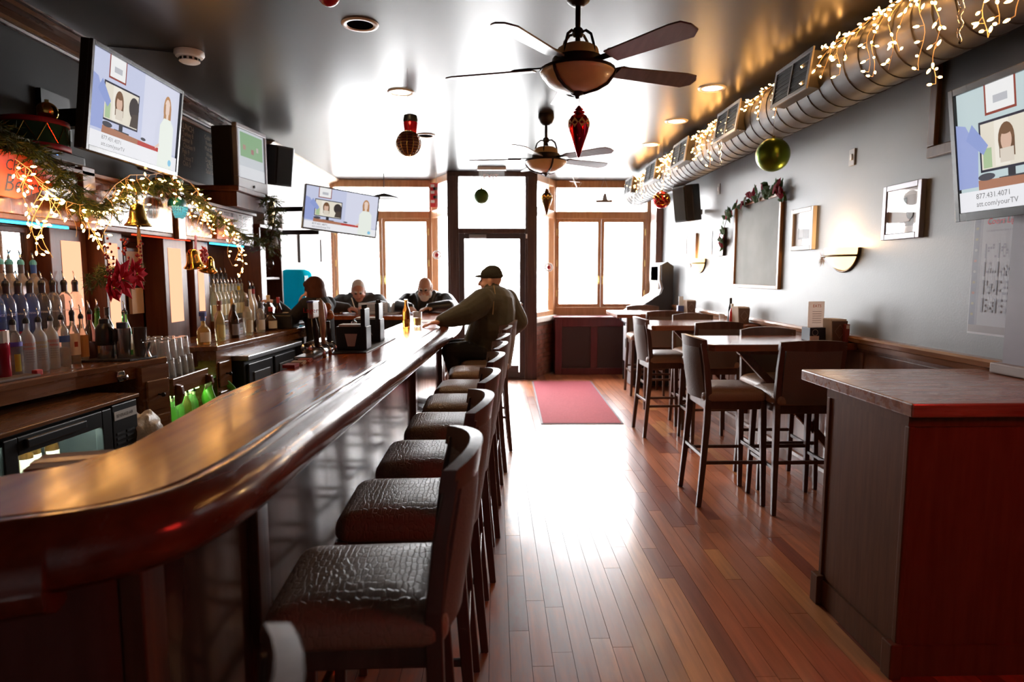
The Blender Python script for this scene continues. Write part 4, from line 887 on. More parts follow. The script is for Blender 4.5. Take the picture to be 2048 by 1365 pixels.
# ------------------------------------------------------------------ fans
bladem = wood('fan_blade_walnut', (.06, .028, .022), (.11, .055, .045), .35, 'x', coat=.2)
bronze = mat('fan_bronze', (.025, .016, .012), .4, metal=.5)
amber = mat('amber_glass_bowl', (.62, .42, .2), .35, var=.12, vscale=9, coat=.3)
def make_fan():
    t = empty('ceiling_fan')          # origin at the ceiling
    MB().lathe([(.07, 0), (.072, -.03), (.055, -.075), (.03, -.095), (0, -.1)], 20, cap=False).build('canopy', bronze, t, smooth=True)
    MB().tube([(0, 0, -.09), (0, 0, -.27)], .013, 10).build('downrod', bronze, t, smooth=True)
    MB().lathe([(.02, -.2), (.028, -.21), (.028, -.235), (.02, -.245)], 12).build('rod_collar', bronze, t, smooth=True)
    for k in range(4):
        a = math.radians(45+90*k); P_ = [(.015, -.225), (.05, -.222), (.08, -.245), (.095, -.29), (.105, -.36)]
        MB().tube([(r*math.cos(a), r*math.sin(a), z) for r, z in P_], .007, 7).build('scroll_arm', bronze, t, smooth=True)
    MB().lathe([(0, -.28), (.075, -.285), (.1, -.3), (.108, -.335), (.115, -.345)], 24, cap=False).build('upper_housing', amber, t, smooth=True)
    MB().lathe([(.11, -.34), (.125, -.345), (.13, -.375), (.12, -.4), (.11, -.405)], 24).build('motor', bronze, t, smooth=40)
    MB().lathe([(.18, -.4), (.185, -.408), (.175, -.43), (.145, -.465), (.1, -.49), (.05, -.505), (0, -.508)], 28, cap=False).build('light_bowl', amber, t, smooth=True)
    MB().lathe([(.11, -.395), (.186, -.398), (.188, -.41), (.18, -.412)], 28).build('bowl_rim', bronze, t, smooth=40)
    for k in range(3):
        a = math.radians(15+120*k); P_ = [(.186, -.405), (.178, -.432), (.148, -.469), (.1, -.494), (.03, -.511)]
        MB().tube([(r*math.cos(a), r*math.sin(a), z) for r, z in P_], .008, 7).build('bowl_strap', bronze, t, smooth=True)
    MB().lathe([(.035, -.506), (.03, -.516), (.012, -.522), (.008, -.535), (0, -.537)], 12, cap=False).build('finial', bronze, t, smooth=True)
    for k in range(5):
        a = 2*PI*k/5; Mz = Matrix.Rotation(a, 4, 'Z') @ Matrix.Translation((0, 0, -.385)) @ Matrix.Rotation(math.radians(-12), 4, 'X')
        pts = [(.22, -.05), (.60, -.068), (.66, -.06), (.685, -.02), (.685, .03), (.64, .068), (.22, .05)]
        bl = MB().prism(pts, -.004, .004).xf(Mz).build('blade', bladem, t, bevel=.002)
        MB().prism([(.1, -.018), (.2, -.018), (.24, -.045), (.32, -.03), (.34, 0), (.32, .03), (.24, .045), (.2, .018), (.1, .018)], .004, .012).xf(Mz).build('blade_iron', bronze, bl, bevel=.002)
    return t
fan = make_fan(); fan.location = (.41, 3.3, ZC); fan.rotation_euler.z = math.radians(91); tag(fan, 'five-blade bronze ceiling fan with amber bowl closest to us', 'ceiling fan', 'ceiling fans')
f2 = copy_tree(fan); f2.location = (.455, 5.86, ZC); f2.rotation_euler.z = math.radians(30); tag(f2, 'five-blade bronze ceiling fan with amber bowl further off towards the door', 'ceiling fan', 'ceiling fans')
# ------------------------------------------------------------------ ceiling fittings
cm = mat('can_trim', (.7, .62, .5), .35); canl = emis('warm_downlight', (1.0, .68, .36), 14); cand = mat('dark_can', (.003, .003, .003), 1, spec=0)
def can(x, y, on, label):
    t = thing('recessed_light', label, 'ceiling light', (x, y, ZC-.001), group='recessed ceiling lights')
    MB().lathe([(.105, 0), (.1, -.008), (.075, -.006), (.072, .0)], 24, cap=False).build('trim_ring', cm, t, smooth=True)
    MB().lathe([(.073, -.0005), (.073, -.003), (0, -.0035)], 24, cap=False).build('lens' if on else 'empty_can', canl if on else cand, t)
    if on:
        l = bpy.data.lights.new('downlight', 'SPOT'); l.energy = 26; l.color = (1, .66, .36); l.spot_size = math.radians(110); l.spot_blend = .7; l.shadow_soft_size = .06
        o = bpy.data.objects.new('downlight', l); COL.objects.link(o); o.parent = t; o.location = (0, 0, -.02)
can(1.645, 5.01, 1, 'lit recessed downlight nearest us on the duct side')
can(1.673, 6.07, 1, 'lit recessed downlight in the middle on the duct side')
can(1.693, 7.15, 1, 'lit recessed downlight closest to the window on the duct side')
can(-.756, 3.82, 0, 'dark unlit recessed ceiling can over the bar')
can(-.723, 5.18, 1, 'lit recessed downlight over the middle of the bar')
can(-.70, 6.75, 0, 'small dark recessed can further along over the bar')
sd = thing('smoke_detector', 'round white smoke detector on the dark ceiling', 'smoke detector', (-1.93, 4.3, ZC-.001))
MB().lathe([(.088, 0), (.09, -.02), (.08, -.035), (.062, -.04)], 24).build('base', white, sd, smooth=40); MB().lathe([(.06, -.04), (.062, -.062), (.05, -.07), (0, -.072)], 24, cap=False).build('cap', white, sd, smooth=40)
for k in range(12):
    a = 2*PI*k/12; MB().box(.058, -.009, -.06, .064, .009, -.045).xf(Matrix.Rotation(a, 4, 'Z')).build('slot', blackmatte, sd)
MB().tube([(-.09, 0, -.004), (-.25, -.05, -.004), (-.45, -.1, -.004)], .004, 5).build('wire', black, sd)
# ------------------------------------------------------------------ spiral duct
DX, DZ, DR = 2.05, 2.657, .178
ductm = mat('duct_grey_metal', (.05, .046, .044), .5, spec=.3, var=.06, vscale=3)
du = thing('air_duct', 'grey spiral air duct hung along the ceiling above the tables', 'duct')
MY = Matrix.Rotation(-PI/2, 4, 'X')
MB().lathe([(DR, 1.2), (DR, 9.45)], 40, (DX, 0, DZ), M=MY, cap=True).build('pipe', ductm, du, smooth=40)
sp = []; turns = 58
for k in range(turns*24+1):
    a = 2*PI*k/24; sp.append((DX+(DR+.001)*math.cos(a), 1.22+8.2*k/(turns*24), DZ+(DR+.001)*math.sin(a)))
MB().tube(sp, .0042, 5).build('spiral_seam', ductm, du, smooth=True)
grm = mat('register_frame', (.2, .19, .19), .45, metal=.1)
for y in (2.35, 4.07, 5.18, 6.5, 7.7, 8.95):
    M = Matrix.Translation((DX, y, DZ)) @ Matrix.Rotation(math.radians(8), 4, 'Y')
    r = MB().box(-DR-.045, -.235, -.105, -DR+.06, .235, .105).xf(M).build('register_box', ductm, du, bevel=.003)
    f = MB(); X = -DR-.055
    f.box(X, -.25, -.12, X+.012, .25, -.095); f.box(X, -.25, .095, X+.012, .25, .12); f.box(X, -.25, -.095, X+.012, -.22, .095); f.box(X, .22, -.095, X+.012, .25, .095); f.box(X, -.008, -.095, X+.012, .008, .095)
    f.xf(M).build('register_frame', grm, r, bevel=.002)
    MB().box(X+.008, -.22, -.095, X+.0125, .22, .095).xf(M).build('opening', mat('register_dark', (.006, .006, .006), .7), r)
    for k in range(7): MB().box(X+.003, -.22, -.085+k*.027, X+.008, .22, -.082+k*.027).xf(M).build('louver', mat('register_slat', (.03, .03, .03), .5), r)
for y in (1.9, 3.2, 4.6, 6.0, 7.3, 8.6):
    MB().lathe([(.004, ZC), (.004, DZ+DR-.005)], 6, (DX-.02, y, 0)).build('hanger_rod', steel, du)
# ------------------------------------------------------------------ string lights
bulbm = emis('warm_mini_bulb', (1.0, .46, .12), 32)
wirem = mat('string_wire', (.55, .4, .25), .5)
b_ = MB().lathe([(.0022, 0), (.0046, .004), (.0056, .011), (.0036, .02), (0, .025)], 7, cap=False).build('bulb', bulbm); bulb_me = b_.data; bpy.data.objects.remove(b_)
b_ = MB().lathe([(.0030, -.012), (.0036, .0), (.003, .001)], 6).build('bulb_socket', wirem); sock_me = b_.data; bpy.data.objects.remove(b_)
def bulb(p, d, parent):
    q = Vector((0, 0, 1)).rotation_difference(Vector(d)); o = mesh_obj('bulb', bulb_me, parent, p); o.rotation_mode = 'QUATERNION'; o.rotation_quaternion = q
rg = random.Random(11)
def light_string(name, label, main, drops, start_dir, nb, free_x, step=.045):
    """main: the feed wire; drops: (start point, length); every bulb is a part"""
    t = thing(name, label, 'string lights'); wm_ = MB(); wm_.tube(main, .0022, 5); cnt = 0; keep = min(1, nb/max(1, sum(d[1]/step for d in drops))*1.05)
    for (p0, ln, hug) in drops:
        p = Vector(p0); pts = [p.copy()]; s = 0; ph = rg.random()*6
        while s < ln:
            s += .03
            q = hug(p0, s, ph); pts.append(Vector(q))
        wm_.tube(pts, .0018, 4)
        k = 1
        while k < len(pts):
            if cnt < nb and rg.random() < keep:
                a = rg.random()*2*PI; d = Vector((math.cos(a)*.6-.5*start_dir, math.sin(a)*.7, rg.uniform(-.9, .5))); d.normalize()
                e = pts[k]+d*.02; wm_.tube([pts[k], e], .0016, 4); bulb(e, d, t); cnt += 1
            k += max(1, int(step/.03+rg.random()))
    o = wm_.build('wire', wirem, t); o['kind'] = 'stuff'
    return t, cnt
def duct_main(y): a = math.radians(122+6*math.sin(y*3)); return (DX+(DR+.008)*math.cos(a), y, DZ+(DR+.008)*math.sin(a))
def hug_duct(p0, s, ph):
    a0 = math.atan2(p0[2]-DZ, p0[0]-DX); arc_len = (math.radians(188)-a0)*(DR+.012)
    if s < arc_len: a = a0+s/(DR+.012); x, z = DX+(DR+.012)*math.cos(a), DZ+(DR+.012)*math.sin(a)
    else: x, z = DX-(DR+.014), DZ+(DR+.012)*math.sin(math.radians(188))-(s-arc_len)
    return (x-.004-.006*math.sin(s*20+ph), p0[1]+.022*math.sin(s*26+ph)+.03*math.sin(ph)*s*3, z)
main = [duct_main(2.1+.1*k) for k in range(73)]
drops = []; y = 2.15
while y < 9.25:
    dense = .5+.5*math.sin(y*2.6+.8)
    ln = rg.choice((.08, .14, .2, .26, .32, .38)) * (.75+.6*dense)
    if any(abs(y-c) < .2 for c in (4.07, 5.18, 6.5, 7.7, 8.95)): ln = min(ln, .24)
    drops.append((duct_main(y), ln, lambda p, s, ph: hug_duct(p, s, ph))); y += rg.uniform(.06, .125)
rg.shuffle(drops)
light_string('icicle_lights', 'warm white icicle light string on the near half of the air duct', [p for p in main if p[1] < 5.35], [d for d in drops if d[0][1] < 5.3], 1, 250, 0, .036)
light_string('icicle_lights', 'warm white icicle light string on the window half of the air duct', [p for p in main if p[1] > 5.3], [d for d in drops if d[0][1] >= 5.3], 1, 280, 0, .036)
bm1 = [(-2.2, 3.089, 2.025), (-2.2, 3.181, 1.99), (-2.2, 3.242, 1.928), (-2.2, 3.38, 1.873), (-2.2, 3.537, 1.864), (-2.2, 3.715, 1.896), (-2.2, 3.871, 2.013), (-2.2, 4.034, 2.094), (-2.2, 4.265, 2.129), (-2.2, 4.527, 2.19), (-2.2, 4.811, 2.157), (-2.2, 4.962, 2.087), (-2.2, 5.212, 2.001), (-2.2, 5.492, 1.926), (-2.2, 5.745, 1.795)]
def hug_free(p0, s, ph): return (p0[0]+.02*math.sin(s*17+ph), p0[1]+.035*math.sin(s*14+ph), p0[2]-s)
drops = []
for i in range(len(bm1)-1):
    for f_ in (0, .33, .66):
        p = Vector(bm1[i]).lerp(Vector(bm1[i+1]), f_); y = p.y
        ln = rg.choice((.06, .1, .16)) + (.16 if 3.15 < y < 3.3 or 3.6 < y < 3.8 or 4.0 < y < 4.2 else 0) + (.2 if 5.45 < y < 5.8 else 0) + (.12 if 4.85 < y < 5.05 else 0)
        drops.append((tuple(p), ln, hug_free))
rg.shuffle(drops)
light_string('icicle_lights', 'warm icicle light string swagged over the back bar garland', bm1, drops, -1, 210, 0, .04)
ice = mat('clear_icicle', (.95, .97, 1), .05, trans=1, ior=1.3)
for i, (y, z) in enumerate(((2.62, 2.63), (5.35, 2.62), (8.7, 2.6))):
    t = thing('icicle_ornament', 'clear twisted plastic icicle hanging from the duct lights, %s' % ('beside the big register', 'between the middle registers', 'near the window')[i], 'ornament', (DX-DR-.03, y, z))
    MB().tube([(.006*math.sin(k*1.6), .006*math.cos(k*1.6), -.016*k) for k in range(15)], [.004+.011*(1-k/15)*(.7+.3*math.cos(k*2)) for k in range(15)], 8).build('icicle', ice, t, smooth=True)
# ------------------------------------------------------------------ garlands
needle_c = [(.05, .085, .02), (.075, .10, .025), (.10, .11, .03), (.03, .06, .02)]
needm = attr_mat('pine_needles', .6)
def sprays(b, path, n, L_, spread, droop=.6, wid=.0022, rgen=rg):
    P = [Vector(p) for p in path]
    for _ in range(n):
        i = rgen.randrange(len(P)-1); c = P[i].lerp(P[i+1], rgen.random()); a = rgen.random()*2*PI
        d = Vector((math.cos(a)*spread, math.sin(a)*.9, rgen.uniform(-1, .45)*droop)).normalized(); l = L_*rgen.uniform(.5, 1.1)
        e = c+d*l+Vector((0, 0, -.25*l)); b.cur = rgen.choice(needle_c)
        b.tube([c, (c+e)/2+Vector((0, 0, .03*l)), e], [.002, .0018, .001], 3)
        for k in range(9):
            q = c.lerp(e, .15+.85*k/9)
            for s in (-1, 1):
                u = Vector((rgen.uniform(-1, 1), rgen.uniform(-1, 1), rgen.uniform(-1, .6))).normalized(); tip = q+(d*.7+u*.7).normalized()*L_*.28
                w_ = u.cross(d); w_ = (w_.normalized() if w_.length > 1e-4 else Vector((0, 0, 1)))*wid; b.cur = rgen.choice(needle_c)
                b.add([q-w_, q+w_, tip], [(0, 1, 2)])
G1 = [(-2.24, 2.85, 2.15), (-2.24, 3.0, 2.15), (-2.24, 3.153, 2.145), (-2.24, 3.319, 2.1), (-2.22, 3.44, 1.99), (-2.22, 3.572, 1.894), (-2.22, 3.746, 1.872), (-2.22, 3.926, 1.96), (-2.22, 4.125, 2.07), (-2.22, 4.368, 2.1), (-2.22, 4.6, 2.12), (-2.22, 4.886, 2.06), (-2.22, 5.17, 1.98), (-2.22, 5.493, 1.91), (-2.22, 5.859, 1.83), (-2.18, 6.2, 1.82)]
ga = thing('pine_garland', 'long green pine garland draped over the back bar soffit', 'garland')
MB().tube(G1, .008, 6).build('stem', mat('garland_stem', (.05, .035, .015), .8), ga)
b = MB(); sprays(b, G1, 520, .14, .7, wid=.003); o = b.build('foliage', needm, ga); o['kind'] = 'stuff'
G2 = [(-2.14, 6.2, 2.23), (-2.13, 6.32, 2.2), (-2.12, 6.4, 2.1), (-2.13, 6.36, 1.98), (-2.14, 6.28, 1.84), (-2.15, 6.24, 1.74)]
ga2 = thing('pine_garland', 'short pine garland hanging from the end column of the back bar', 'garland')
MB().tube(G2, .008, 6).build('stem', mat('garland_stem'), ga2); b = MB(); sprays(b, G2, 110, .16, .8, 1, wid=.003); o = b.build('foliage', needm, ga2); o['kind'] = 'stuff'
b = MB()
for k in range(60):
    a = rg.random()*2*PI; b.cur = (.6, .6, .6); p = Vector((-2.12, 6.33, 1.86)); d = Vector((math.cos(a)*.05, math.sin(a)*.06, rg.uniform(-.14, .0))); w_ = Vector((-d.y, d.x, 0)).normalized()*.008
    b.add([p-w_, p+w_, p+d], [(0, 1, 2)])
t = thing('fur_tassel', 'white fur tassel tied into the end garland', 'ornament'); o = b.build('tassel', attr_mat('white_fur', .9), t); o['kind'] = 'stuff'
# ------------------------------------------------------------------ ornaments on the back bar
def bell(parent, M, s, m=gold, nm='bell'):
    MB().lathe([(0, .115), (.018, .113), (.03, .1), (.037, .075), (.042, .04), (.052, .015), (.066, .0), (.064, -.003), (.048, .014), (.036, .045), (.03, .085), (0, .1)], 24, cap=False).xf(M @ Matrix.Scale(s, 4)).build(nm, m, parent, smooth=True)
    MB().sphere((0, 0, .0), .012, 10, 8).xf(M @ Matrix.Scale(s, 4)).build('clapper', m, parent, smooth=True)
t = thing('brass_bell', 'antique brass bell with a rope hanging from the garland', 'bell', (-2.15, 4.0, 1.79)); bell(t, Matrix.Identity(4), 1.15, mat('antique_brass', (.5, .36, .12), .25, metal=1))
MB().tube([(0, 0, .13), (.0, .0, .2), (-.03, .02, .26)], .004, 6).build('hook', brass, t); MB().tube([(0, 0, 0), (.0, .0, -.06), (.003, .002, -.3), (.006, .0, -.36)], [.006, .012, .011, .008], 8).build('rope', mat('hemp_rope', (.4, .28, .16), .9, bump=1, bscale=150), t)
t = thing('gold_bells', 'pair of shiny gold bells with a red ribbon on the pilaster', 'bells', (-2.2, 4.92, 1.52))
bell(t, Matrix.Translation((0, -.1, .03)) @ Matrix.Rotation(math.radians(14), 4, 'X'), 1.15); bell(t, Matrix.Translation((.02, .07, 0)) @ Matrix.Rotation(math.radians(-16), 4, 'X'), 1.0)
MB().bar((0, -.06, .26), (0, -.08, .13), .03, .004, up=(1, 0, 0)).build('ribbon', red_cloth, t); 
b = MB()
for k in range(8):
    a = 2*PI*k/8; b.tube([(.02, 0, .12), (.03, .045*math.cos(a), .12+.045*math.sin(a)), (.02, .07*math.cos(a+.3), .12+.07*math.sin(a+.3))], [.004, .014, .002], 6)
b.build('bow', red_cloth, t, smooth=True)
sw = thing('poinsettia_swag', 'red poinsettia swag with pine sprigs and berries hung before the lit panel', 'swag', (-2.18, 3.72, 1.48))
b = MB(); sprays(b, [(0, -.05, .03), (0, .2, .08), (0, -.2, .02)], 60, .13, .6, .7); o = b.build('sprigs', needm, sw); o['kind'] = 'stuff'
for (py, pz, s) in ((.0, -.01, 1.35), (.15, .02, 1.1), (-.09, -.06, .9)):
    fl = MB().sphere((.07, py, pz), .012, 8, 6).build('flower_centre', gold, sw)
    for ring, nn_, ln, tl in ((0, 6, .1, .3), (1, 5, .065, .6)):
        for k in range(nn_):
            a = 2*PI*k/nn_+ring*.5; l = ln*s; u = Vector((tl*.4, math.cos(a), math.sin(a))).normalized(); v = Vector((0, -math.sin(a), math.cos(a)))
            c = Vector((.06+.01*ring, py, pz)); MB().add([c, c+u*l*.5+v*l*.3, c+u*l+Vector((.01, 0, 0)), c+u*l*.5-v*l*.3, c+u*l*.5+Vector((.012, 0, 0))], [(0, 1, 4), (1, 2, 4), (2, 3, 4), (3, 0, 4)]).build('petal', mat('poinsettia_red', (.42, .008, .02), .9, spec=.08), fl)
berm = mat('red_berry', (.2, .008, .015), .35); be = MB()
for k in range(70):
    s = rg.choice((-.11, .02, .19)); t_ = rg.random(); be.sphere((.06+rg.uniform(-.02, .02), s+rg.uniform(-.03, .03)+.04*t_, .0+.22*t_), .008, 6, 4)
o = be.build('berries', berm, sw, smooth=True); o['kind'] = 'stuff'
MB().tube([(0, 0, .05), (-.02, .0, .3)], .003, 5).build('hanger', black, sw)
def drum(label, loc, r, h, body, band, rz):
    t = thing('toy_drum', label, 'drum ornament', loc, rz)
    MB().lathe([(r*.97, .012), (r*.97, h-.012)], 28).build('shell', body, t, smooth=40)
    for z in (0, h-.026): MB().lathe([(r, z), (r*1.02, z+.004), (r*1.02, z+.022), (r, z+.026)], 28).build('hoop', band, t, smooth=40)
    MB().lathe([(r*.96, h-.004), (0, h-.003)], 28, cap=False).build('drumhead', white, t)
    n = 10
    for k in range(n):
        a, a2 = 2*PI*k/n, 2*PI*(k+.5)/n; p = lambda q, z: (r*1.0*math.cos(q), r*1.0*math.sin(q), z)
        MB().tube([p(a, h-.03), p(a2, .03)], .0025, 5).build('cord', gold, t); MB().tube([p(a2, .03), p(a+2*PI/n, h-.03)], .0025, 5).build('cord', gold, t)
    return t
drum('green and red toy drum ornament with gold cords on top of the back bar', (-2.36, 3.47, 2.131), .15, .15, mat('green_felt', (.01, .07, .035), .8), mat('red_band', (.3, .01, .03), .5), 0)
t = thing('gold_bauble', 'large gold bauble resting on the green toy drum', 'bauble', (-2.31, 3.5, 2.333)); MB().sphere((0, 0, 0), .05, 20, 14).build('ball', gold, t, smooth=True); MB().lathe([(.01, .048), (.01, .06), (0, .06)], 8, cap=False).build('cap', brass, t)
drum('small red toy drum ornament with green bands by the menu chalkboard', (-2.40, 4.9, 2.077), .1, .115, mat('red_satin', (.5, .015, .02), .35), mat('green_band', (.01, .08, .04), .5), 0)
for i, (dx, dy, m_) in enumerate(((.0, .04, gold), (.03, -.045, mat('champagne_gold', (.7, .5, .3), .3, metal=1)))):
    t = thing('gold_bauble', ('shiny gold bauble on the small red drum', 'matt champagne bauble on the small red drum')[i], 'bauble', (-2.4+dx, 4.9+dy, 2.24)); MB().sphere((0, 0, 0), .047, 18, 12).build('ball', m_, t, smooth=True); MB().lathe([(.008, .045), (.008, .055), (0, .055)], 8, cap=False).build('cap', brass, t)
cb = thing('cable_box', 'black satellite receiver box lying under the toy drum', 'receiver', (-2.35, 3.4, 2.0755)); MB().box(-.16, -.19, .006, .12, .26, .053).build('case', black, cb, bevel=.005); MB().box(.12, -.17, .012, .123, .24, .046).build('front', mat('box_grey', (.03, .03, .033), .5, spec=.2), cb); MB().box(.123, .02, .026, .124, .03, .032).build('led', emis('blue_led', (.1, .2, 1), 4), cb)
for dx, dy in ((-.1, -.15), (.08, .2)): MB().box(dx, dy, 0, dx+.02, dy+.02, .006).build('foot', black, cb)
dg = thing('crystal_lamp', 'teal faceted crystal bowl lamp fixed to the soffit', 'lamp', (-2.27, 4.66, 1.97))
crm = mat('crystal_facets', (.35, .75, .8), .12, metal=.6, emit=(.1, .6, .7), estr=.25)
for j in range(5):
    for k in range(11):
        a = -PI/2+PI*(k+.5)/11; e_ = -.1-.24*j; r = .085*math.cos(e_); p = Vector((.045+r*math.cos(a)*.6, r*math.sin(a), .085*math.sin(e_)))
        MB().sphere(p, .0105, 6, 4).build('crystal', crm, dg)
MB().lathe([(.09, -.004), (.092, .02), (.075, .05), (.05, .06)], 20).xf(Matrix.Translation((.045, 0, 0)) @ Matrix.Diagonal((.6, 1, 1, 1))).build('rim', mat('teal_dark'), dg, smooth=40)
sg = thing('team_sign', 'orange-red Chicago Bears pennant sign on the back bar fascia', 'sign')
sM = frame_M((-2.285, 2.85, 1.835), (0, 1, 0), (0, 0, 1))
MB().extr([(-.1, .03), (.34, .02), (.66, .13), (.67, .15), (.42, .235), (-.1, .24)], 'z', 0, .012).xf(sM).build('panel', mat('sign_orange', (.55, .07, .015), .45), sg, bevel=.003)
text('lettering', 'Chicago', .075, frame_M((-2.2725, 3.12, 1.985), (0, 1, 0), (0, 0, 1)), black, sg, shear=.35, sx=.9); text('lettering', 'Bears', .12, frame_M((-2.2725, 3.1, 1.885), (0, 1, 0), (0, 0, 1)), black, sg, shear=.35, sx=.95)
pp = thing('framed_print', 'red framed print leaning on the soffit fascia behind the garland', 'picture frame'); fq = MB(); fq.box(-2.305, 5.43, 1.79, -2.285, 5.78, 1.81); fq.box(-2.305, 5.43, 1.97, -2.285, 5.78, 1.99); fq.box(-2.305, 5.43, 1.81, -2.285, 5.45, 1.97); fq.box(-2.305, 5.76, 1.81, -2.285, 5.78, 1.97); fq.build('frame', mat('frame_red_wood', (.25, .06, .03), .4), pp)
print_layers('print', (-2.292, 5.45, 1.81), (0, 1, 0), (0, 0, 1), .31, .16, [((.5, .3, .2), R_(0, 0, 1, 1)), ((.65, .2, .12), R_(.05, .55, .95, .9)), ((.7, .6, .4), R_(.1, .1, .9, .25)), ((.3, .12, .08), R_(.1, .3, .9, .5))], attr_mat('print_ink', .4), pp)
# chalkboard menu
cbd = thing('menu_chalkboard', 'framed black chalkboard menu high on the charcoal wall', 'chalkboard')
fq = MB(); y0, y1, z0, z1 = 4.9, 6.36, 2.26, 2.80; X = XL
fq.box(X, y0, z0, X+.03, y1, z0+.03); fq.box(X, y0, z1-.03, X+.03, y1, z1); fq.box(X, y0, z0+.03, X+.03, y0+.03, z1-.03); fq.box(X, y1-.03, z0+.03, X+.03, y1, z1-.03); fq.build('frame', mat('chalk_frame', (.25, .12, .05), .5), cbd, bevel=.004)
MB().box(X, y0+.03, z0+.03, X+.012, y1-.03, z1-.03).build('slate', mat('slate_black', (.022, .021, .021), .7, var=.2, vscale=5), cbd)
chalk = mat('chalk', (.5, .4, .3), .9)
for j, (col_, items) in enumerate(((5.1, ('Wings 6', 'Nachos 7', 'Burger 9', 'Fries 4', 'Quesadilla 8', 'Pizza Bread', 'Soup 4')), (5.55, ('LUNCH', 'Turkey 8', 'Caesar 8', 'Chicken 9', 'Fish 9', 'Tacos 7', 'Chili 5')), (5.98, ('Cobb 9', 'Reuben 8', 'Melt 8', 'Wrap 7', 'Dogs 5', 'BLT 7', 'Salad 6')))):
    for k, s in enumerate(items): text('lettering', s, .058 if s != 'LUNCH' else .075, frame_M((X+.0125, col_+.02*(k % 2), z1-.1-.05*k), (0, 1, 0), (0, 0, 1)), chalk, cbd, sx=.9)
# speakers
def speaker(label, loc, rz, tilt):
    t = thing('wall_speaker', label, 'speaker', loc, rz)
    M = Matrix.Rotation(math.radians(tilt), 4, 'Y')
    MB().prism([(0, -.12), (.14, -.16), (.2, -.1), (.2, .1), (.14, .16), (0, .12)], -.2, .2).xf(M).build('cabinet', black, t, bevel=.01)
    MB().prism([(.143, -.155), (.208, -.09), (.208, .09), (.143, .155)], -.18, .18).xf(M).build('grille', mat('speaker_cloth', (.01, .01, .01), .9), t)
    MB().bar((-.12, 0, -.1), (.02, 0, -.1), .05, .06).build('bracket', mat('bracket_grey', (.4, .4, .4), .4, metal=.5), t)
speaker('black wall speaker beside the old tube television', (-2.33, 6.98, 2.63), math.radians(-35), 8)
speaker('black wall speaker under the end of the duct', (2.24, 7.35, 2.30), math.radians(205), 8)
# ------------------------------------------------------------------ right wall
def frame_pic(label, y0, y1, z0, z1, fm_, layers, t_=.035, d=.03, lean=0):
    t = thing('picture_frame', label, 'picture frame'); X = XR
    f = MB(); f.box(X-d, y0, z0, X, y0+t_, z1); f.box(X-d, y1-t_, z0, X, y1, z1); f.box(X-d, y0+t_, z0, X, y1-t_, z0+t_); f.box(X-d, y0+t_, z1-t_, X, y1-t_, z1); f.build('frame', fm_, t, bevel=.004)
    print_layers('print', (X-.01, y1-t_, z0+t_), (0, -1, 0), (0, 0, 1), y1-y0-2*t_, z1-z0-2*t_, layers, attr_mat('print_ink'), t)
    MB().box(X-d+.006, y0+t_, z0+t_, X-d+.008, y1-t_, z1-t_).build('glazing', pane_glass('picture_glass'), t)
    return t
ps_ = mat('pewter_frame', (.3, .29, .32), .3, metal=.3); wf = mat('whitewashed_frame', (.5, .46, .44), .4); dkf = mat('dark_frame', (.05, .03, .025), .4)
photo = [((.6, .58, .56), R_(0, 0, 1, 1)), ((.16, .15, .15), R_(.15, .15, .85, .85)), ((.45, .43, .42), R_(.15, .55, .85, .85)), ((.06, .06, .06), R_(.25, .6, .35, .8)), ((.06, .06, .06), R_(.5, .6, .6, .8)), ((.7, .7, .68), [(.15, .25), (.7, .25), (.85, .5), (.5, .55), (.15, .5)]), ((.1, .1, .1), E_(.72, .42, .1, .12))]
frame_pic('pewter framed black and white photograph nearest the wall television', 3.545, 3.9, 1.70, 2.02, ps_, photo)
frame_pic('whitewashed framed photograph left of the lit sconce', 4.755, 5.115, 1.68, 2.0, wf, [((.62, .6, .58), R_(0, 0, 1, 1)), ((.35, .35, .36), R_(.2, .2, .8, .75)), ((.5, .5, .5), R_(.25, .25, .5, .55))])
frame_pic('dark framed white print beyond the empty board', 6.63, 6.99, 1.685, 1.975, dkf, [((.66, .65, .64), R_(0, 0, 1, 1)), ((.5, .5, .52), R_(.25, .3, .75, .7))], .02)
frame_pic('dark framed print above the second sconce', 7.55, 7.92, 1.67, 1.975, dkf, [((.64, .63, .62), R_(0, 0, 1, 1)), ((.45, .46, .5), R_(.3, .25, .7, .75))], .02)
lp = thing('picture_frame', 'thin black framed white print on the white wall under the swivel television', 'picture frame'); X = -2.46
f = MB(); f.box(X, 8.2, 1.64, X+.03, 8.225, 2.0); f.box(X, 9.2, 1.64, X+.03, 9.225, 2.0); f.box(X, 8.225, 1.64, X+.03, 9.2, 1.665); f.box(X, 8.225, 1.975, X+.03, 9.2, 2.0); f.build('frame', dkf, lp, bevel=.003); MB().box(X, 8.225, 1.665, X+.01, 9.2, 1.975).build('print', mat('white_print', (.6, .61, .63), .5), lp)
t = thing('thermostat', 'small white wall device above the teal dispenser', 'thermostat'); MB().box(X, 7.55, 1.98, X+.03, 7.68, 2.18).build('case', white, t, bevel=.006); MB().box(X+.03, 7.58, 2.08, X+.033, 7.65, 2.15).build('display', mat('plate_grey', (.3, .29, .28), .4), t)
eb = thing('notice_board', 'tall empty grey chalkboard in a thin wooden frame, crowned with leaves', 'board'); bm_ = mat('board_frame', (.33, .16, .06), .4)
y0, y1, z0, z1 = 5.305, 6.34, 1.37, 2.17; X = XR
f = MB(); f.box(X-.03, y0, z0, X, y0+.035, z1); f.box(X-.03, y1-.035, z0, X, y1, z1); f.box(X-.03, y0+.035, z0, X, y1-.035, z0+.03); f.box(X-.03, y0+.035, z1-.03, X, y1-.035, z1); f.build('frame', bm_, eb, bevel=.004)
MB().box(X-.012, y0+.035, z0+.03, X, y1-.035, z1-.03).build('slate', mat('dusty_slate', (.2, .21, .2), .7, var=.14, vscale=3), eb)
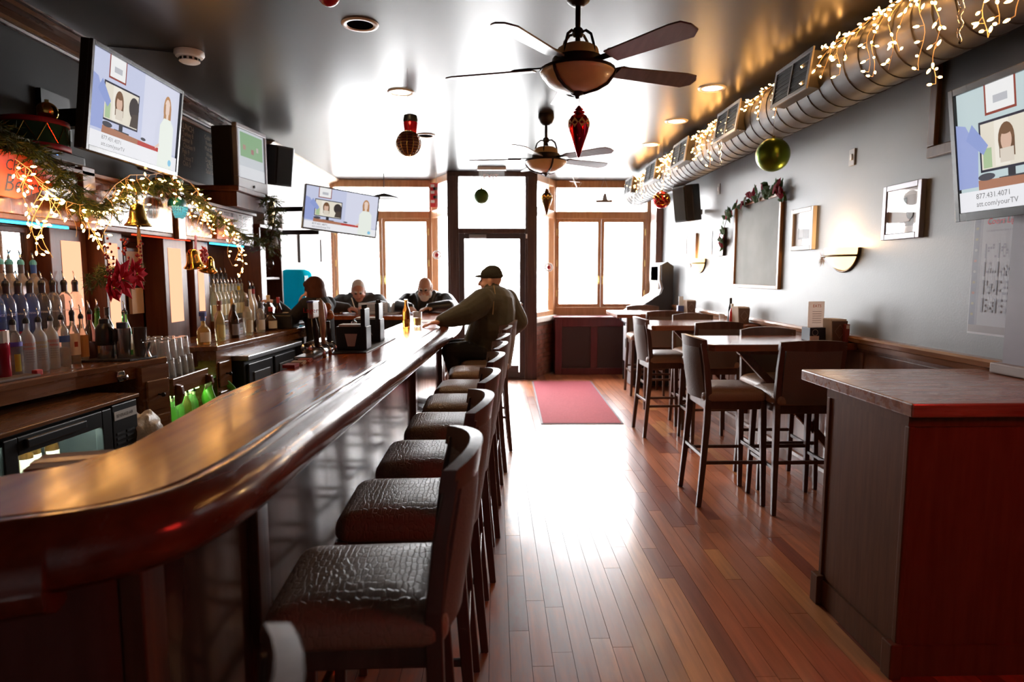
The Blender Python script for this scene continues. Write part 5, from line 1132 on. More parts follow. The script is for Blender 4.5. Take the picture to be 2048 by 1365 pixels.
iv = thing('leaf_swag', 'garland of green leaves and red berries draped over the empty board', 'garland')
IVP = [(X-.035, 5.24, 2.1), (X-.04, 5.3, 2.2), (X-.045, 5.5, 2.21), (X-.045, 5.8, 2.2), (X-.045, 6.1, 2.17), (X-.045, 6.35, 2.13), (X-.045, 6.5, 2.05), (X-.045, 6.62, 1.9), (X-.04, 6.6, 1.75)]
MB().tube(IVP, .004, 5).build('vine', mat('garland_stem'), iv)
lfm = mat('ivy_leaf', (.03, .06, .018), .8, var=.3, vscale=10, spec=.1); rlf = mat('berry_leaf', (.13, .006, .015), .8, spec=.1)
for k in range(95):
    i = rg.randrange(len(IVP)-1) if rg.random() < .85 else rg.choice((1, 5, 6)); c = Vector(IVP[i]).lerp(Vector(IVP[i+1]), rg.random())+Vector((rg.uniform(-.03, 0), rg.uniform(-.04, .04), rg.uniform(-.05, .05)))
    a = rg.random()*2*PI; s = rg.uniform(.035, .065); u = Vector((-.3, math.cos(a), math.sin(a))).normalized()*s; v = Vector((0, -math.sin(a), math.cos(a)))*s*.62
    MB().add([c-u, c-u*.3+v, c+u*.4+v*.7, c+u, c+u*.4-v*.7, c-u*.3-v, c+Vector((-.008, 0, 0))], [(0, 1, 6), (1, 2, 6), (2, 3, 6), (3, 4, 6), (4, 5, 6), (5, 0, 6)]).build('leaf', rlf if k % 5 < 2 else lfm, iv)
def sconce(label, y, flower):
    t = thing('wall_sconce', label, 'sconce', (XR, y, 1.6)); r = .2
    sh = []; n = 16
    sg_ = mat('sconce_glass', (.95, .8, .55), .4, emit=(1, .62, .27), estr=1.7)
    rings = []
    for j in range(7):
        e_ = -PI/2*j/6; rr = r*math.cos(e_); rings.append([(-.11*math.cos(e_)*math.sin(PI*k/n)-.002, -rr*math.cos(PI*k/n)*.88, .075+.15*math.sin(e_)) for k in range(n+1)])
    b = MB(); vs = [p for q in rings for p in q]; m1 = n+1
    b.add(vs, [(j*m1+k, j*m1+k+1, (j+1)*m1+k+1, (j+1)*m1+k) for j in range(6) for k in range(n)]).build('glass_bowl', sg_, t, smooth=True)
    MB().tube([(-.115*math.sin(PI*k/n)-.004, -.182*math.cos(PI*k/n), .02) for k in range(n+1)], .007, 6).build('band', mat('sconce_bronze', (.1, .06, .03), .4, metal=.7), t, smooth=True)
    MB().tube([(-.006, -.185*math.cos(PI*k/n), .07-.155*math.sin(PI*k/n)) for k in range(n+1)], .009, 6).build('cradle', mat('sconce_bronze'), t, smooth=True)
    l = bpy.data.lights.new('sconce_bulb', 'POINT'); l.energy = 7; l.color = (1, .56, .22); l.shadow_soft_size = .03; o = bpy.data.objects.new('sconce_bulb', l); COL.objects.link(o); o.parent = t; o.location = (-.06, 0, .1)
    if flower:
        b = MB(); 
        for k in range(60):
            a = rg.random()*2*PI; d = Vector((-.3*rg.random(), math.cos(a), math.sin(a)))*rg.uniform(.03, .07); c = Vector((-.05, .19, .0)); w_ = Vector((0, -d.z, d.y)).normalized()*.004; b.cur = rg.choice(((.35, .25, .12), (.5, .4, .3), (.2, .15, .12), (.3, .1, .1))); b.add([c-w_, c+w_, c+d], [(0, 1, 2)])
        fq = thing('dried_posy', 'small dried flower posy tied to the sconce %s' % flower, 'flowers', (XR, y, 1.6)); b.build('sprigs', attr_mat('dried_flowers', .8), fq)['kind'] = 'stuff'
sconce('lit half-bowl wall sconce between the framed photographs', 4.35, 'between the photographs')
sconce('lit half-bowl wall sconce further along by the arcade machine', 7.42, 'by the arcade machine')
po = thing('schedule_poster', 'long shiny paper hockey schedule poster taped beside the pier', 'poster')
bl = [((.50, .50, .58), R_(0, 0, 1, 1)), ((.30, .31, .38), R_(0, .03, .12, 1)), ((.42, .43, .5), R_(.12, .0, .17, 1)), ((.58, .58, .64), R_(.17, .05, 1, .98)), ((.45, .42, .42), R_(0, 0, 1, .06))]
for k in range(9): bl.append((rg.choice(((.6, .25, .2), (.5, .45, .3), (.6, .6, .65), (.35, .4, .6))), E_(.06, .15+.09*k, .03, .012, 8)))
for r_ in range(4):
    for c_ in range(3):
        bl.append(((.3, .3, .36), R_(.24+c_*.25, .62-r_*.15, .265+c_*.25, .74-r_*.15)))
        for _ in range(9): u, v = .29+c_*.25+rg.randrange(4)*.045, .625-r_*.15+rg.randrange(5)*.023; bl.append(((.36, .36, .42), R_(u, v, u+.035, v+.018)))
bl = [(tuple(v*.62 for v in c), p) for c, p in bl]
print_layers('sheet', (XR-.004, 3.16, 1.215), (0, -1, 0), (0, 0, 1), .33, .58, bl, attr_mat('poster_gloss', .45, spec=.3), po, gap=.00003)
text('lettering', 'Coors Light', .042, frame_M((XR-.0063, 3.08, 1.735), (0, -1, 0), (0, 0, 1)), mat('ink_red'), po, shear=.2); text('lettering', 'CHICAGO HOCKEY 2014-15 SCHEDULE', .012, frame_M((XR-.0063, 3.08, 1.70), (0, -1, 0), (0, 0, 1)), mat('ink_grey'), po)
MB().box(XR-.003, 2.83, 1.205, XR-.0005, 3.165, 1.80).build('backing', mat('poster_back', (.5, .5, .54), .5), po)
ns = thing('neon_sign', 'red neon tube sign on the pier beside the standing counter', 'sign', (2.27, .95, 1.72))
MB().box(.0, -.3, -.17, .0195, .3, .17).build('backing', black, ns, bevel=.004); MB().tube([(-.02, -.25+.5*(k in (1, 2)), -.12+.24*(k in (2, 3))) for k in range(4)], .008, 8, closed=True).build('neon_tube', emis('red_neon', (1, .03, .02), 75), ns)
mb = thing('mounting_board', 'dark panel in a brown frame behind the wall television', 'board'); f = MB(); f.box(XR-.035, 2.85, 2.12, XR, 3.52, 2.18); f.box(XR-.035, 3.46, 2.18, XR, 3.52, 2.78); f.box(XR-.035, 2.85, 2.72, XR, 3.46, 2.78); f.build('frame', wood('board_brown', (.08, .04, .025), (.13, .07, .04), .45, 'z'), mb, bevel=.006); MB().box(XR-.012, 2.85, 2.18, XR, 3.46, 2.72).build('panel', mat('panel_dark', (.03, .028, .027), .5), mb)
for i, (y, z) in enumerate(((4.31, 2.267), (6.876, 2.39))):
    t = thing('wall_switch', ('small grey switch plate high on the wall above the sconce', 'small switch plate high on the wall near the speaker')[i], 'switch'); MB().box(XR-.01, y-.035, z-.055, XR, y+.035, z+.055).build('plate', mat('plate_grey', (.3, .29, .28), .4), t, bevel=.004); MB().box(XR-.016, y-.012, z-.02, XR-.01, y+.012, z+.02).build('toggle', white, t, bevel=.002)
sp_ = thing('wall_panel', 'narrow reddish wooden panel on the wall beside the window', 'panel'); MB().box(2.27, 9.15, 1.6, XR-.001, 9.45, 2.62).build('box', wood('shutter_red', (.1, .035, .02), (.16, .06, .035), .45, 'z'), sp_, bevel=.006)
# ------------------------------------------------------------------ hanging ornaments
cordm = mat('thin_thread', (.5, .5, .5), .5)
def hang(name, label, cat, x, y, ztop, zc, parts, group='hanging ornaments'):
    t = thing(name, label, cat, (x, y, zc), group=group); parts(t); MB().tube([(0, 0, parts.top if hasattr(parts, 'top') else .1), (0, 0, ztop-zc)], .0011, 4).build('thread', cordm, t); return t
wk = mat('woven_copper', (.3, .12, .06), .35, metal=.6)
def p_basket(t):
    MB().sphere((0, 0, 0), .078, 20, 14).build('core', mat('woven_dark', (.12, .03, .02), .6), t, smooth=True)
    for k in range(13):
        e_ = -PI/2+PI*(k+.5)/13; MB().tube([(.081*math.cos(e_)*math.cos(2*PI*q/20), .081*math.cos(e_)*math.sin(2*PI*q/20), .081*math.sin(e_)) for q in range(20)], .0042, 5, closed=True).build('wire_ring', wk, t, smooth=True)
    for k in range(6):
        a = PI*k/6; MB().tube([(.085*math.cos(q*2*PI/24)*math.cos(a), .085*math.cos(q*2*PI/24)*math.sin(a), .085*math.sin(q*2*PI/24)) for q in range(24)], .003, 5, closed=True).build('wire_rib', gold, t, smooth=True)
hang('wire_ball', 'copper wire ball ornament hanging over the bar', 'ornament', -.596, 4.6, ZC, 2.398, p_basket)
def finial_parts(body, band, s):
    def f(t):
        MB().lathe([(0, -.14*s), (.008*s, -.13*s), (.03*s, -.06*s), (.05*s, -.005*s), (.056*s, .03*s)], 18, cap=False).build('drop', body, t, smooth=True)
        MB().lathe([(.056*s, .03*s), (.054*s, .05*s), (.04*s, .075*s), (.022*s, .085*s)], 18, cap=False).build('shoulder', body, t, smooth=True)
        n = 9
        for k in range(n):
            a = 2*PI*k/n; da = PI/n; R = .0572*s; q = lambda aa, z: (R*math.cos(aa), R*math.sin(aa), z*s)
            MB().add([q(a-da, .035), q(a, .008), q(a+da, .035), q(a, .06)], [(0, 1, 2), (0, 2, 3)]).build('glitter_diamond', band, t)
        MB().lathe([(.02*s, .085*s), (.03*s, .09*s), (.03*s, .097*s), (.015*s, .102*s), (.024*s, .108*s), (.015*s, .115*s), (.008*s, .125*s), (0, .13*s)], 14, cap=False).build('crown', body, t, smooth=True)
    return f
rgl = mat('red_mirror_glass', (.45, .01, .02), .1, metal=.9); glit = mat('gold_glitter', (.75, .55, .25), .5, metal=.7, bump=1, bscale=300)
hang('drop_ornament', 'red and gold harlequin drop ornament hanging under the first fan', 'ornament', .42, 3.3, 2.37, 2.21, finial_parts(rgl, glit, .95))
hang('drop_ornament', 'bronze and gold drop ornament hanging by the door frame', 'ornament', .593, 7.5, ZC, 2.33, finial_parts(mat('bronze_mirror', (.2, .1, .03), .15, metal=.9), gold, 1.15))
def p_ball(m_, r, extra=None):
    def f(t):
        MB().sphere((0, 0, 0), r, 24, 16).build('ball', m_, t, smooth=True); MB().lathe([(.012, r-.002), (.012, r+.012), (0, r+.012)], 10, cap=False).build('cap', gold, t)
        if extra: extra(t, r)
    return f
hang('green_bauble', 'green satin bauble hanging before the door transom', 'bauble', -.152, 7.5, ZC, 2.38, p_ball(mat('green_dull', (.05, .12, .02), .45, metal=.3), .087))
hang('green_bauble', 'big shiny green bauble hanging from the duct lights', 'bauble', 1.82, 4.28, 2.6, 2.275, p_ball(mat('green_satin', (.12, .2, .015), .28, metal=.75), .108))
def plaid(t, r):
    for k in range(5):
        a = PI*k/5
        for tl in (.7, -.7):
            M = Matrix.Rotation(a, 4, 'Z') @ Matrix.Rotation(tl, 4, 'X'); MB().tube([M @ Vector(((r+.001)*math.cos(q*2*PI/24), (r+.001)*math.sin(q*2*PI/24), 0)) for q in range(24)], .0025, 4, closed=True).build('gold_line', gold, t)
hang('plaid_bauble', 'red plaid bauble with gold lines hanging under the duct', 'bauble', 1.79, 7.0, ZC, 2.29, p_ball(rgl, .092, plaid))
hang('red_lantern', 'red glass ornament with a black cap close under the ceiling', 'ornament', -.70, 5.55, ZC, 2.74, lambda t: (MB().lathe([(.0, -.12), (.045, -.115), (.05, -.07), (.06, .01), (.055, .02)], 18, cap=False).build('glass', mat('red_glass_glow', (.6, .01, .02), .15, metal=.5), t, smooth=True), MB().lathe([(.058, .015), (.062, .03), (.055, .07), (.03, .08)], 18).build('cap', black, t, smooth=40)))
hang('red_bauble', 'red bauble cut off by the top edge over the bar', 'bauble', -.80, 3.3, ZC, 2.845, p_ball(mat('red_gloss', (.4, .01, .03), .2), .055))
pl = thing('pendant_lamp', 'black saucer pendant lamp hanging before the far window', 'lamp', (-1.56, 9.3, 2.56)); MB().lathe([(.21, 0), (.2, .02), (.1, .05), (.03, .07), (0, .07)], 28, cap=False).build('shade', blackmatte, pl, smooth=True); MB().lathe([(.205, .0), (0, .012)], 28, cap=False).build('underside', blackmatte, pl); MB().tube([(0, 0, .07), (0, 0, .34)], .006, 6).build('stem', black, pl)
ex = thing('exit_sign', 'clear acrylic exit sign hanging over the door', 'sign', (-.04, 8.7, 2.8)); MB().box(-.17, -.006, -.1, .17, .006, .06).build('plate', mat('acrylic', (.85, .9, .92), .1, trans=.7, ior=1.3), ex, bevel=.003); MB().box(-.19, -.03, .06, .19, .03, .0995).build('housing', white, ex, bevel=.004); text('lettering', 'EXIT', .1, frame_M((-.115, -.0075, -.06), (1, 0, 0), (0, 0, 1)), mat('exit_red', (.75, .5, .5), .4), ex)
sf = thing('paper_snowflake', 'white paper snowflakes hanging before the window by the door', 'snowflake', (1.14, 9.0, 2.66))
for k, (dx, dz, r) in enumerate(((0, 0, .1), (.05, -.1, .07), (-.04, .1, .07))):
    for j in range(3):
        a = PI*j/3+k; p = Vector((math.cos(a)*r, 0, math.sin(a)*r)); MB().bar(Vector((dx, .01*k, dz))-p, Vector((dx, .01*k, dz))+p, .003, .02, up=(0, 1, 0)).build('arm', white, sf)
MB().tube([(0, 0, .1), (0, 0, .24)], .001, 4).build('thread', cordm, sf)
hs = thing('hanging_plaque', 'small dark plaque hanging on a chain in the window', 'plaque', (1.59, 9.5, 2.6)); MB().box(-.12, -.008, -.07, .12, .008, -.03).build('board', mat('plaque_wood', (.12, .08, .05), .6), hs, bevel=.003); MB().extr([(-.03, -.03), (.05, -.03), (.03, .06), (.0, .07), (-.02, .03)], 'y', -.004, .004).build('figure', mat('plaque_grey', (.15, .15, .15), .6), hs)
for s in (-1, 1): MB().tube([(s*.1, 0, -.03), (0, 0, .28)], .002, 4).build('chain', steel, hs)
st = thing('felt_banner', 'red felt holiday banner with white trim by the splayed window', 'banner', (-.86, 9.42, 2.62)); MB().box(-.06, -.01, -.17, .05, .01, .17).build('cloth', mat('red_felt', (.55, .03, .03), .8), st, bevel=.004)
for z in (-.09, .04, .13): MB().box(-.055, -.014, z-.02, .0, -.0105, z+.02).build('patch', white, st)
for z in (-.03, .09): MB().box(-.02, -.016, z-.02, .045, -.0105, z+.02).build('patch', black, st)
for i, (x, z) in enumerate(((-.80, 1.76), (.745, 1.59))):
    t = thing('ring_ornament', ('white ring ornament with a red centre hanging by the door frame near the bar', 'white ring ornament with a red centre hanging by the brick splay')[i], 'ornament', (x, 9.0, z)); MB().tube([(.05*math.cos(q*PI/10), 0, .05*math.sin(q*PI/10)) for q in range(20)], .012, 8, closed=True).build('ring', white, t, smooth=True); MB().sphere((0, 0, 0), .03, 12, 8).build('centre', red_cloth, t, smooth=True); MB().tube([(0, 0, .06), (0, 0, 2.88-z)], .003, 5).build('ribbon', mat('cream_ribbon', (.7, .62, .5), .6), t)
# ------------------------------------------------------------------ people: one continuous surface each
skin = mat('skin', (.72, .42, .3), .5, var=.06, vscale=20, spec=.4)
skin2 = mat('skin_rosy', (.76, .4, .3), .5, var=.08, vscale=20, spec=.4)
eyem = mat('eye_dark', (.03, .025, .02), .3); lipm = mat('lip', (.4, .14, .12), .5)
whiteh = mat('white_hair', (.85, .82, .79), .8, bump=.5, bscale=180); brownh = mat('brown_hair', (.07, .024, .012), .6, spec=.15, bump=.6, bscale=150, stretch=(1, 1, .12))
class Body:
    def __init__(s): s.P = []
    def cap(s, p0, p1, r0, r1, m): s.P.append(('c', Vector(p0), Vector(p1), r0, r1, m)); return s
    def ell(s, c, R, rad, m): s.P.append(('e', Vector(c), R.copy(), Vector(rad), None, m)); return s
    def chain(s, pts, rs, m):
        for i in range(len(pts)-1): s.cap(pts[i], pts[i+1], rs[i], rs[i+1], m)
        return s
    def mesh(s, name, parent, voxel=.0075, smooth=3):
        b = MB()
        for k, a, q, r0, r1, m in s.P:
            if k == 'c':
                d = q-a; l = d.length; rot = Vector((0, 0, 1)).rotation_difference(d if l > 1e-6 else Vector((0, 0, 1))).to_matrix().to_4x4()
                prof = [(r0*math.sin(t), -r0*math.cos(t)) for t in (.001, .5, 1.0, PI/2)] + [(r1*math.sin(t), l-r1*math.cos(t)) for t in (PI/2, 2.14, 2.64, 3.14)]
                b.lathe(prof, 14, a, M=rot, cap=True)
            else: b.sphere(a, tuple(r0), 18, 12, M=q.to_4x4())
        o = b.build(name, None); md = o.modifiers.new('r', 'REMESH'); md.mode = 'VOXEL'; md.voxel_size = voxel; md.use_smooth_shade = True
        ms = o.modifiers.new('s', 'SMOOTH'); ms.factor = .5; ms.iterations = smooth
        bpy.context.view_layer.update(); me = bpy.data.meshes.new_from_object(o.evaluated_get(bpy.context.evaluated_depsgraph_get())); old = o.data; bpy.data.objects.remove(o); bpy.data.meshes.remove(old)
        mats = []; 
        for p in s.P:
            if p[5] not in mats: mats.append(p[5])
        me.materials.clear()
        for m in mats: me.materials.append(m)
        n = len(me.polygons); cen = np.zeros(n*3); me.polygons.foreach_get('center', cen); cen = cen.reshape(-1, 3); best = np.full(n, 1e9); idx = np.zeros(n, dtype=np.int32)
        for k, a, q, r0, r1, m in s.P:
            if k == 'c':
                A = np.array(a); d = np.array(q)-A; L2 = max(1e-9, d.dot(d)); t = np.clip(((cen-A)@d)/L2, 0, 1); dist = np.linalg.norm(cen-A-t[:, None]*d, axis=1)-(r0+(r1-r0)*t)
            else:
                Rm = np.array(q); loc = (cen-np.array(a))@Rm; rr = np.array(r0); kk = np.linalg.norm(loc/rr, axis=1); dist = (kk-1)*rr.min()
            u = dist < best; best[u] = dist[u]; idx[u] = mats.index(m)
        me.polygons.foreach_set('material_index', idx); me.shade_smooth(); me.name = name
        ob = bpy.data.objects.new(name, me); COL.objects.link(ob); ob.parent = parent; return ob
def basis(f, u=(0, 0, 1)):
    f = Vector(f).normalized(); u = Vector(u); u = (u-f*u.dot(f)).normalized(); r = f.cross(u); return f, u, r
def head(B, c, f, u, sk, s=1.0, brow=None, female=0):
    c = Vector(c); f, u, r = basis(f, u); R = Matrix((r, f, u)).transposed(); P = lambda a, b_, d: c+r*a*s+f*b_*s+u*d*s
    B.ell(P(0, -.012, .025), R, (.075*s, .094*s, .098*s), sk); B.ell(P(0, .02, -.03), R, (.064*s, .073*s, .09*s), sk); B.ell(P(0, .038, -.085), R, (.042*s, .042*s, .032*s), sk)
    B.cap(P(0, .09, .01), P(0, .108, -.028), .009*s, .0145*s, sk)
    for e in (-1, 1):
        B.ell(P(e*.031, .083, .006), R, (.013*s, .01*s, .0085*s), eyem); B.ell(P(e*.076, -.008, -.012), R, (.011*s, .02*s, .032*s), sk); B.ell(P(e*.042, .062, -.035), R, (.025*s, .022*s, .022*s), sk)
        B.cap(P(e*.018, .088, .026), P(e*.046, .077, .028), .0065*s, .005*s, brow or sk)
    B.cap(P(-.018, .084, -.062), P(.018, .084, -.062), .0065*s, .0065*s, lipm)
    return P
def hand(B, wrist, d, n, side, sk, curl=.35, s=1.0):
    """d: where the fingers point, n: back of the hand, side: +1 if the thumb leaves to d x n"""
    w = Vector(wrist); d = Vector(d).normalized(); n = Vector(n); n = (n-d*n.dot(d)).normalized(); x = d.cross(n)*side
    R = Matrix((x, d, n)).transposed(); B.ell(w+d*.045*s, R, (.04*s, .052*s, .017*s), sk)
    for i, (o, l) in enumerate(((.029, .072), (.010, .08), (-.010, .075), (-.028, .058))):
        a = w+d*.08*s+x*o*s; d1 = (d-n*curl*.5+x*o*1.5).normalized(); b_ = a+d1*l*.5*s; d2 = (d-n*curl*1.6).normalized(); B.chain([a, b_, b_+d2*l*.5*s], [.0095*s, .0088*s, .0078*s], sk)
    a = w+d*.03*s+x*.032*s; b_ = a+(d*.6+x*.9-n*.2).normalized()*.04*s; B.chain([a, b_, b_+(d+x*.2-n*.3).normalized()*.032*s], [.013*s, .0105*s, .0088*s], sk)
def mass_hair(name, parent, pieces, m, voxel=.007):
    H = Body()
    for c, R, rad in pieces: H.ell(c, R, rad, m)
    return H.mesh(name, parent, voxel, 2)

# ---- the white-haired man with the newspaper
jk1 = mat('charcoal_jacket', (.035, .03, .028), .75, bump=.5, bscale=14, sheen=.15)
p1 = thing('person', 'white-haired man in a dark jacket bent over a newspaper at the bar end', 'person'); B = Body(); x0 = -1.56
hp = V(x0-.02, 7.66, .86)
B.chain([hp, (x0-.01, 7.62, 1.0), (x0, 7.52, 1.1)], [.17, .19, .19], jk1); B.ell((x0, 7.52, 1.17), Matrix.Identity(3), (.255, .15, .13), jk1); B.ell((x0, 7.47, 1.08), Matrix.Identity(3), (.2, .16, .16), jk1)
for e in (-1, 1): B.ell((x0+e*.2, 7.51, 1.175), Matrix.Identity(3), (.1, .1, .1), jk1)
B.chain([(x0+.01, 7.48, 1.2), (x0+.02, 7.40, 1.26)], [.068, .06], skin2)
B.chain([(x0-.1, 7.47, 1.255), (x0-.04, 7.40, 1.2), (x0+.02, 7.36, 1.17), (x0+.07, 7.40, 1.2), (x0+.13, 7.47, 1.255)], [.04, .035, .03, .035, .04], jk1)
P = head(B, (x0+.02, 7.335, 1.31), (.15, -.85, -.42), (.02, -.3, .95), skin2, .98, whiteh)
B.chain([(x0-.21, 7.5, 1.17), (x0-.29, 7.34, 1.11), (x0-.26, 7.17, 1.14), (x0-.04, 7.02, 1.135)], [.095, .085, .07, .05], jk1)
B.chain([(x0+.21, 7.5, 1.17), (x0+.30, 7.34, 1.11), (x0+.27, 7.17, 1.14), (x0+.16, 7.05, 1.14)], [.095, .085, .07, .05], jk1)
hand(B, (x0-.03, 7.02, 1.13), (1, -.35, -.1), (0, -.3, 1), 1, skin2, .8); hand(B, (x0+.15, 7.05, 1.14), (-.2, -1, .1), (0, .1, 1), -1, skin2, .6)
for e in (-1, 1): B.chain([hp+V(e*.1, 0, -.04), V(x0+e*.12, 7.42, .8), V(x0+e*.12, 7.48, .34), V(x0+e*.12, 7.36, .33)], [.105, .075, .05, .042], jk1)
B.mesh('body', p1)
f_, u_, r_ = basis((.15, -.85, -.42), (.02, -.3, .95)); R = Matrix((r_, f_, u_)).transposed(); c = Vector((x0+.02, 7.335, 1.31))
mass_hair('hair', p1, [(c-f_*.02+u_*.045, R, (.076, .088, .085)), (c-f_*.055-u_*.01, R, (.074, .055, .075))] + [(c+r_*e*.062-f_*.02+u_*.01, R, (.02, .045, .05)) for e in (-1, 1)], whiteh)
nw = thing('newspaper', 'open newspaper propped on the bar before the white-haired man', 'newspaper', (-1.38, 6.92, 1.0705), math.radians(-8))
for s, M in ((0, frame_M((-.08, -.02, .002), (.96, .05, .02), (-.05, .25, .5))), (1, frame_M((.0, -.06, .004), (.97, -.2, 0), (.2, .97, .04)))):
    MB().box(0, 0, 0, .32, .13 if s == 0 else .2, .004).xf(M).build('page', thin_paper('newsprint', (.62, .58, .55)), nw)
    for k in range(4): MB().box(.03, .03+k*.022, .0042, .29, .038+k*.022, .0046).xf(M).build('print_line', mat('ink_grey'), nw)
pcl = thing('pencil', 'yellow pencil held in the white-haired man hand', 'pencil'); MB().tube([(-1.50, 6.98, 1.10), (-1.555, 7.04, 1.24)], .0055, 6).build('shaft', mat('pencil_wood', (.7, .5, .25), .5), pcl)
# ---- the bearded man
jk2 = mat('black_leather', (.018, .017, .018), .33, bump=.35, bscale=16, spec=.6); sw2 = mat('dark_sweater', (.025, .025, .028), .85)
p2 = thing('person', 'bald man with white beard and glasses in a black leather jacket at the bar', 'person'); B = Body(); x0 = -.80
hp = V(x0, 7.68, .86)
B.chain([hp, (x0, 7.64, 1.0), (x0, 7.56, 1.1)], [.17, .19, .19], sw2); B.ell((x0, 7.57, 1.18), Matrix.Identity(3), (.27, .15, .135), jk2); B.ell((x0, 7.47, 1.1), Matrix.Identity(3), (.1, .09, .14), sw2)
for e in (-1, 1): B.ell((x0+e*.215, 7.55, 1.185), Matrix.Identity(3), (.105, .105, .1), jk2); B.ell((x0+e*.15, 7.52, 1.08), Matrix.Identity(3), (.12, .14, .19), jk2); B.chain([(x0+e*.09, 7.5, 1.28), (x0+e*.06, 7.42, 1.2), (x0+e*.08, 7.4, 1.1)], [.035, .03, .025], jk2)
B.chain([(x0, 7.52, 1.21), (x0, 7.45, 1.27)], [.068, .062], skin)
HC = Vector((x0, 7.40, 1.335)); f_, u_, r_ = basis((-.1, -.93, -.35), (0, -.2, .97)); P = head(B, HC, f_, u_, skin, 1.02, whiteh)
R = Matrix((r_, f_, u_)).transposed()
B.chain([(x0-.23, 7.54, 1.18), (x0-.30, 7.36, 1.11), (x0-.27, 7.18, 1.14), (x0-.13, 7.03, 1.135)], [.1, .09, .074, .055], jk2)
B.chain([(x0+.23, 7.54, 1.18), (x0+.31, 7.36, 1.11), (x0+.28, 7.18, 1.14), (x0+.1, 7.04, 1.135)], [.1, .09, .074, .055], jk2)
hand(B, (x0-.13, 7.03, 1.13), (.5, -1, -.05), (0, 0, 1), 1, skin, .35); hand(B, (x0+.1, 7.04, 1.13), (-.75, -.8, -.05), (0, 0, 1), -1, skin, .35)
for e in (-1, 1): B.chain([hp+V(e*.1, 0, -.04), V(x0+e*.12, 7.42, .8), V(x0+e*.12, 7.48, .34), V(x0+e*.12, 7.36, .33)], [.105, .075, .05, .042], sw2)
B.mesh('body', p2)
mass_hair('beard', p2, [(HC+f_*.055-u_*.088, R, (.055, .05, .05)), (HC+f_*.075-u_*.04, R, (.035, .025, .012))] + [(HC+r_*e*.058+f_*.02-u_*.055, R, (.022, .045, .05)) for e in (-1, 1)], whiteh)
mass_hair('hair', p2, [(HC+r_*e*.066-f_*.035+u_*.01, R, (.018, .05, .04)) for e in (-1, 1)] + [(HC-f_*.08-u_*.005, R, (.06, .025, .04))], whiteh)
gs = empty('glasses'); gs.parent = p2; b = MB()
for e in (-1, 1):
    b.tube([HC+r_*(e*.033+.024*math.cos(q*PI/8))+f_*.098+u_*(.004+.018*math.sin(q*PI/8)) for q in range(16)], .0025, 5, closed=True); b.tube([HC+r_*e*.057+f_*.096+u_*.01, HC+r_*e*.08+f_*.06+u_*.008, HC+r_*e*.083-f_*.005+u_*.005], .002, 5)
b.tube([HC-r_*.01+f_*.1+u_*.01, HC+r_*.01+f_*.1+u_*.01], .002, 5); bpy.data.objects.remove(gs); b.build('glasses', black, p2)
# ---- the man in the olive jacket, his back half turned
jk3 = mat('olive_jacket', (.06, .056, .034), .7, bump=.6, bscale=11, sheen=.15, var=.2, vscale=7); tr3 = mat('dark_trousers', (.022, .02, .02), .8); cap3 = mat('olive_wool', (.04, .038, .026), .9, bump=.6, bscale=120)
p3 = thing('person', 'man in an olive jacket and knit cap leaning one arm on the bar', 'person'); B = Body()
hp = V(-.1, 5.6, .88)
B.chain([hp, (-.03, 5.62, 1.04), (-.01, 5.64, 1.2)], [.185, .2, .19], jk3); fw = Vector((-.88, .47, 0)).normalized(); sd_ = Vector((-fw.y, fw.x, 0))
R3 = Matrix((Vector((-sd_.x, -sd_.y, 0)), fw, Vector((0, 0, 1)))).transposed()
B.ell((-.0, 5.65, 1.24), R3, (.26, .155, .16), jk3); B.ell((-.02, 5.63, 1.02), R3, (.23, .19, .2), jk3)
LS, RS = V(-.10, 5.49, 1.27), V(.1, 5.8, 1.26)
for q in (LS, RS): B.ell(q, R3, (.11, .11, .11), jk3)
B.chain([(-.01, 5.66, 1.32), (-.03, 5.67, 1.375)], [.095, .07], jk3); B.chain([(-.02, 5.66, 1.33), (-.035, 5.67, 1.4)], [.058, .058], skin)
B.chain([LS, (-.25, 5.37, 1.17), (-.35, 5.3, 1.14), (-.43, 5.24, 1.12)], [.115, .1, .08, .056], jk3); hand(B, (-.44, 5.225, 1.115), (-1, -.4, -.12), (0, 0, 1), 1, skin, .35)
B.chain([RS, (.2, 5.86, 1.07), (.14, 5.9, .99), (-.08, 5.92, .98)], [.11, .1, .08, .055], jk3); hand(B, (-.09, 5.92, .98), (-1, -.1, -.1), (0, 0, 1), -1, skin, .5)
P = head(B, (-.04, 5.685, 1.44), (-.98, .18, -.06), (-.08, 0, 1), skin, .97, whiteh)
for k, (kx, ky) in enumerate(((-.38, 5.47), (-.36, 5.76))):
    B.chain([hp+V(-.02, (-.09, .1)[k], -.05), V(kx, ky, .84)], [.11, .08], tr3); B.chain([V(kx, ky, .84), V(kx+.06, ky+.01, .6), V(kx+.07, ky+.01, .4)], [.078, .066, .05], tr3); B.chain([V(kx+.08, ky, .36), V(kx-.08, ky-.01, .345)], [.045, .036], blackmatte)
B.mesh('body', p3)
f_, u_, r_ = basis((-.98, .18, -.06), (-.08, 0, 1)); R = Matrix((r_, f_, u_)).transposed(); c = Vector((-.04, 5.685, 1.44))
mass_hair('cap', p3, [(c+u_*.055-f_*.012, R, (.084, .1, .068)), (c+u_*.085-f_*.02, R, (.066, .08, .05)), (c+u_*.035-f_*.03, R, (.083, .09, .03))], cap3)
MB().sphere((0, 0, 0), (.062, .062, .014), 14, 8).xf(Matrix.Translation(c+u_*.045+f_*.078) @ R.to_4x4()).build('cap_brim', cap3, p3, smooth=True)
MB().tube([V(-.01, 5.545, 1.40), V(.0, 5.475, 1.33), V(-.012, 5.425, 1.26), V(-.02, 5.41, 1.16)], .004, 5).build('piping', mat('tan_piping', (.45, .32, .16), .7), p3)
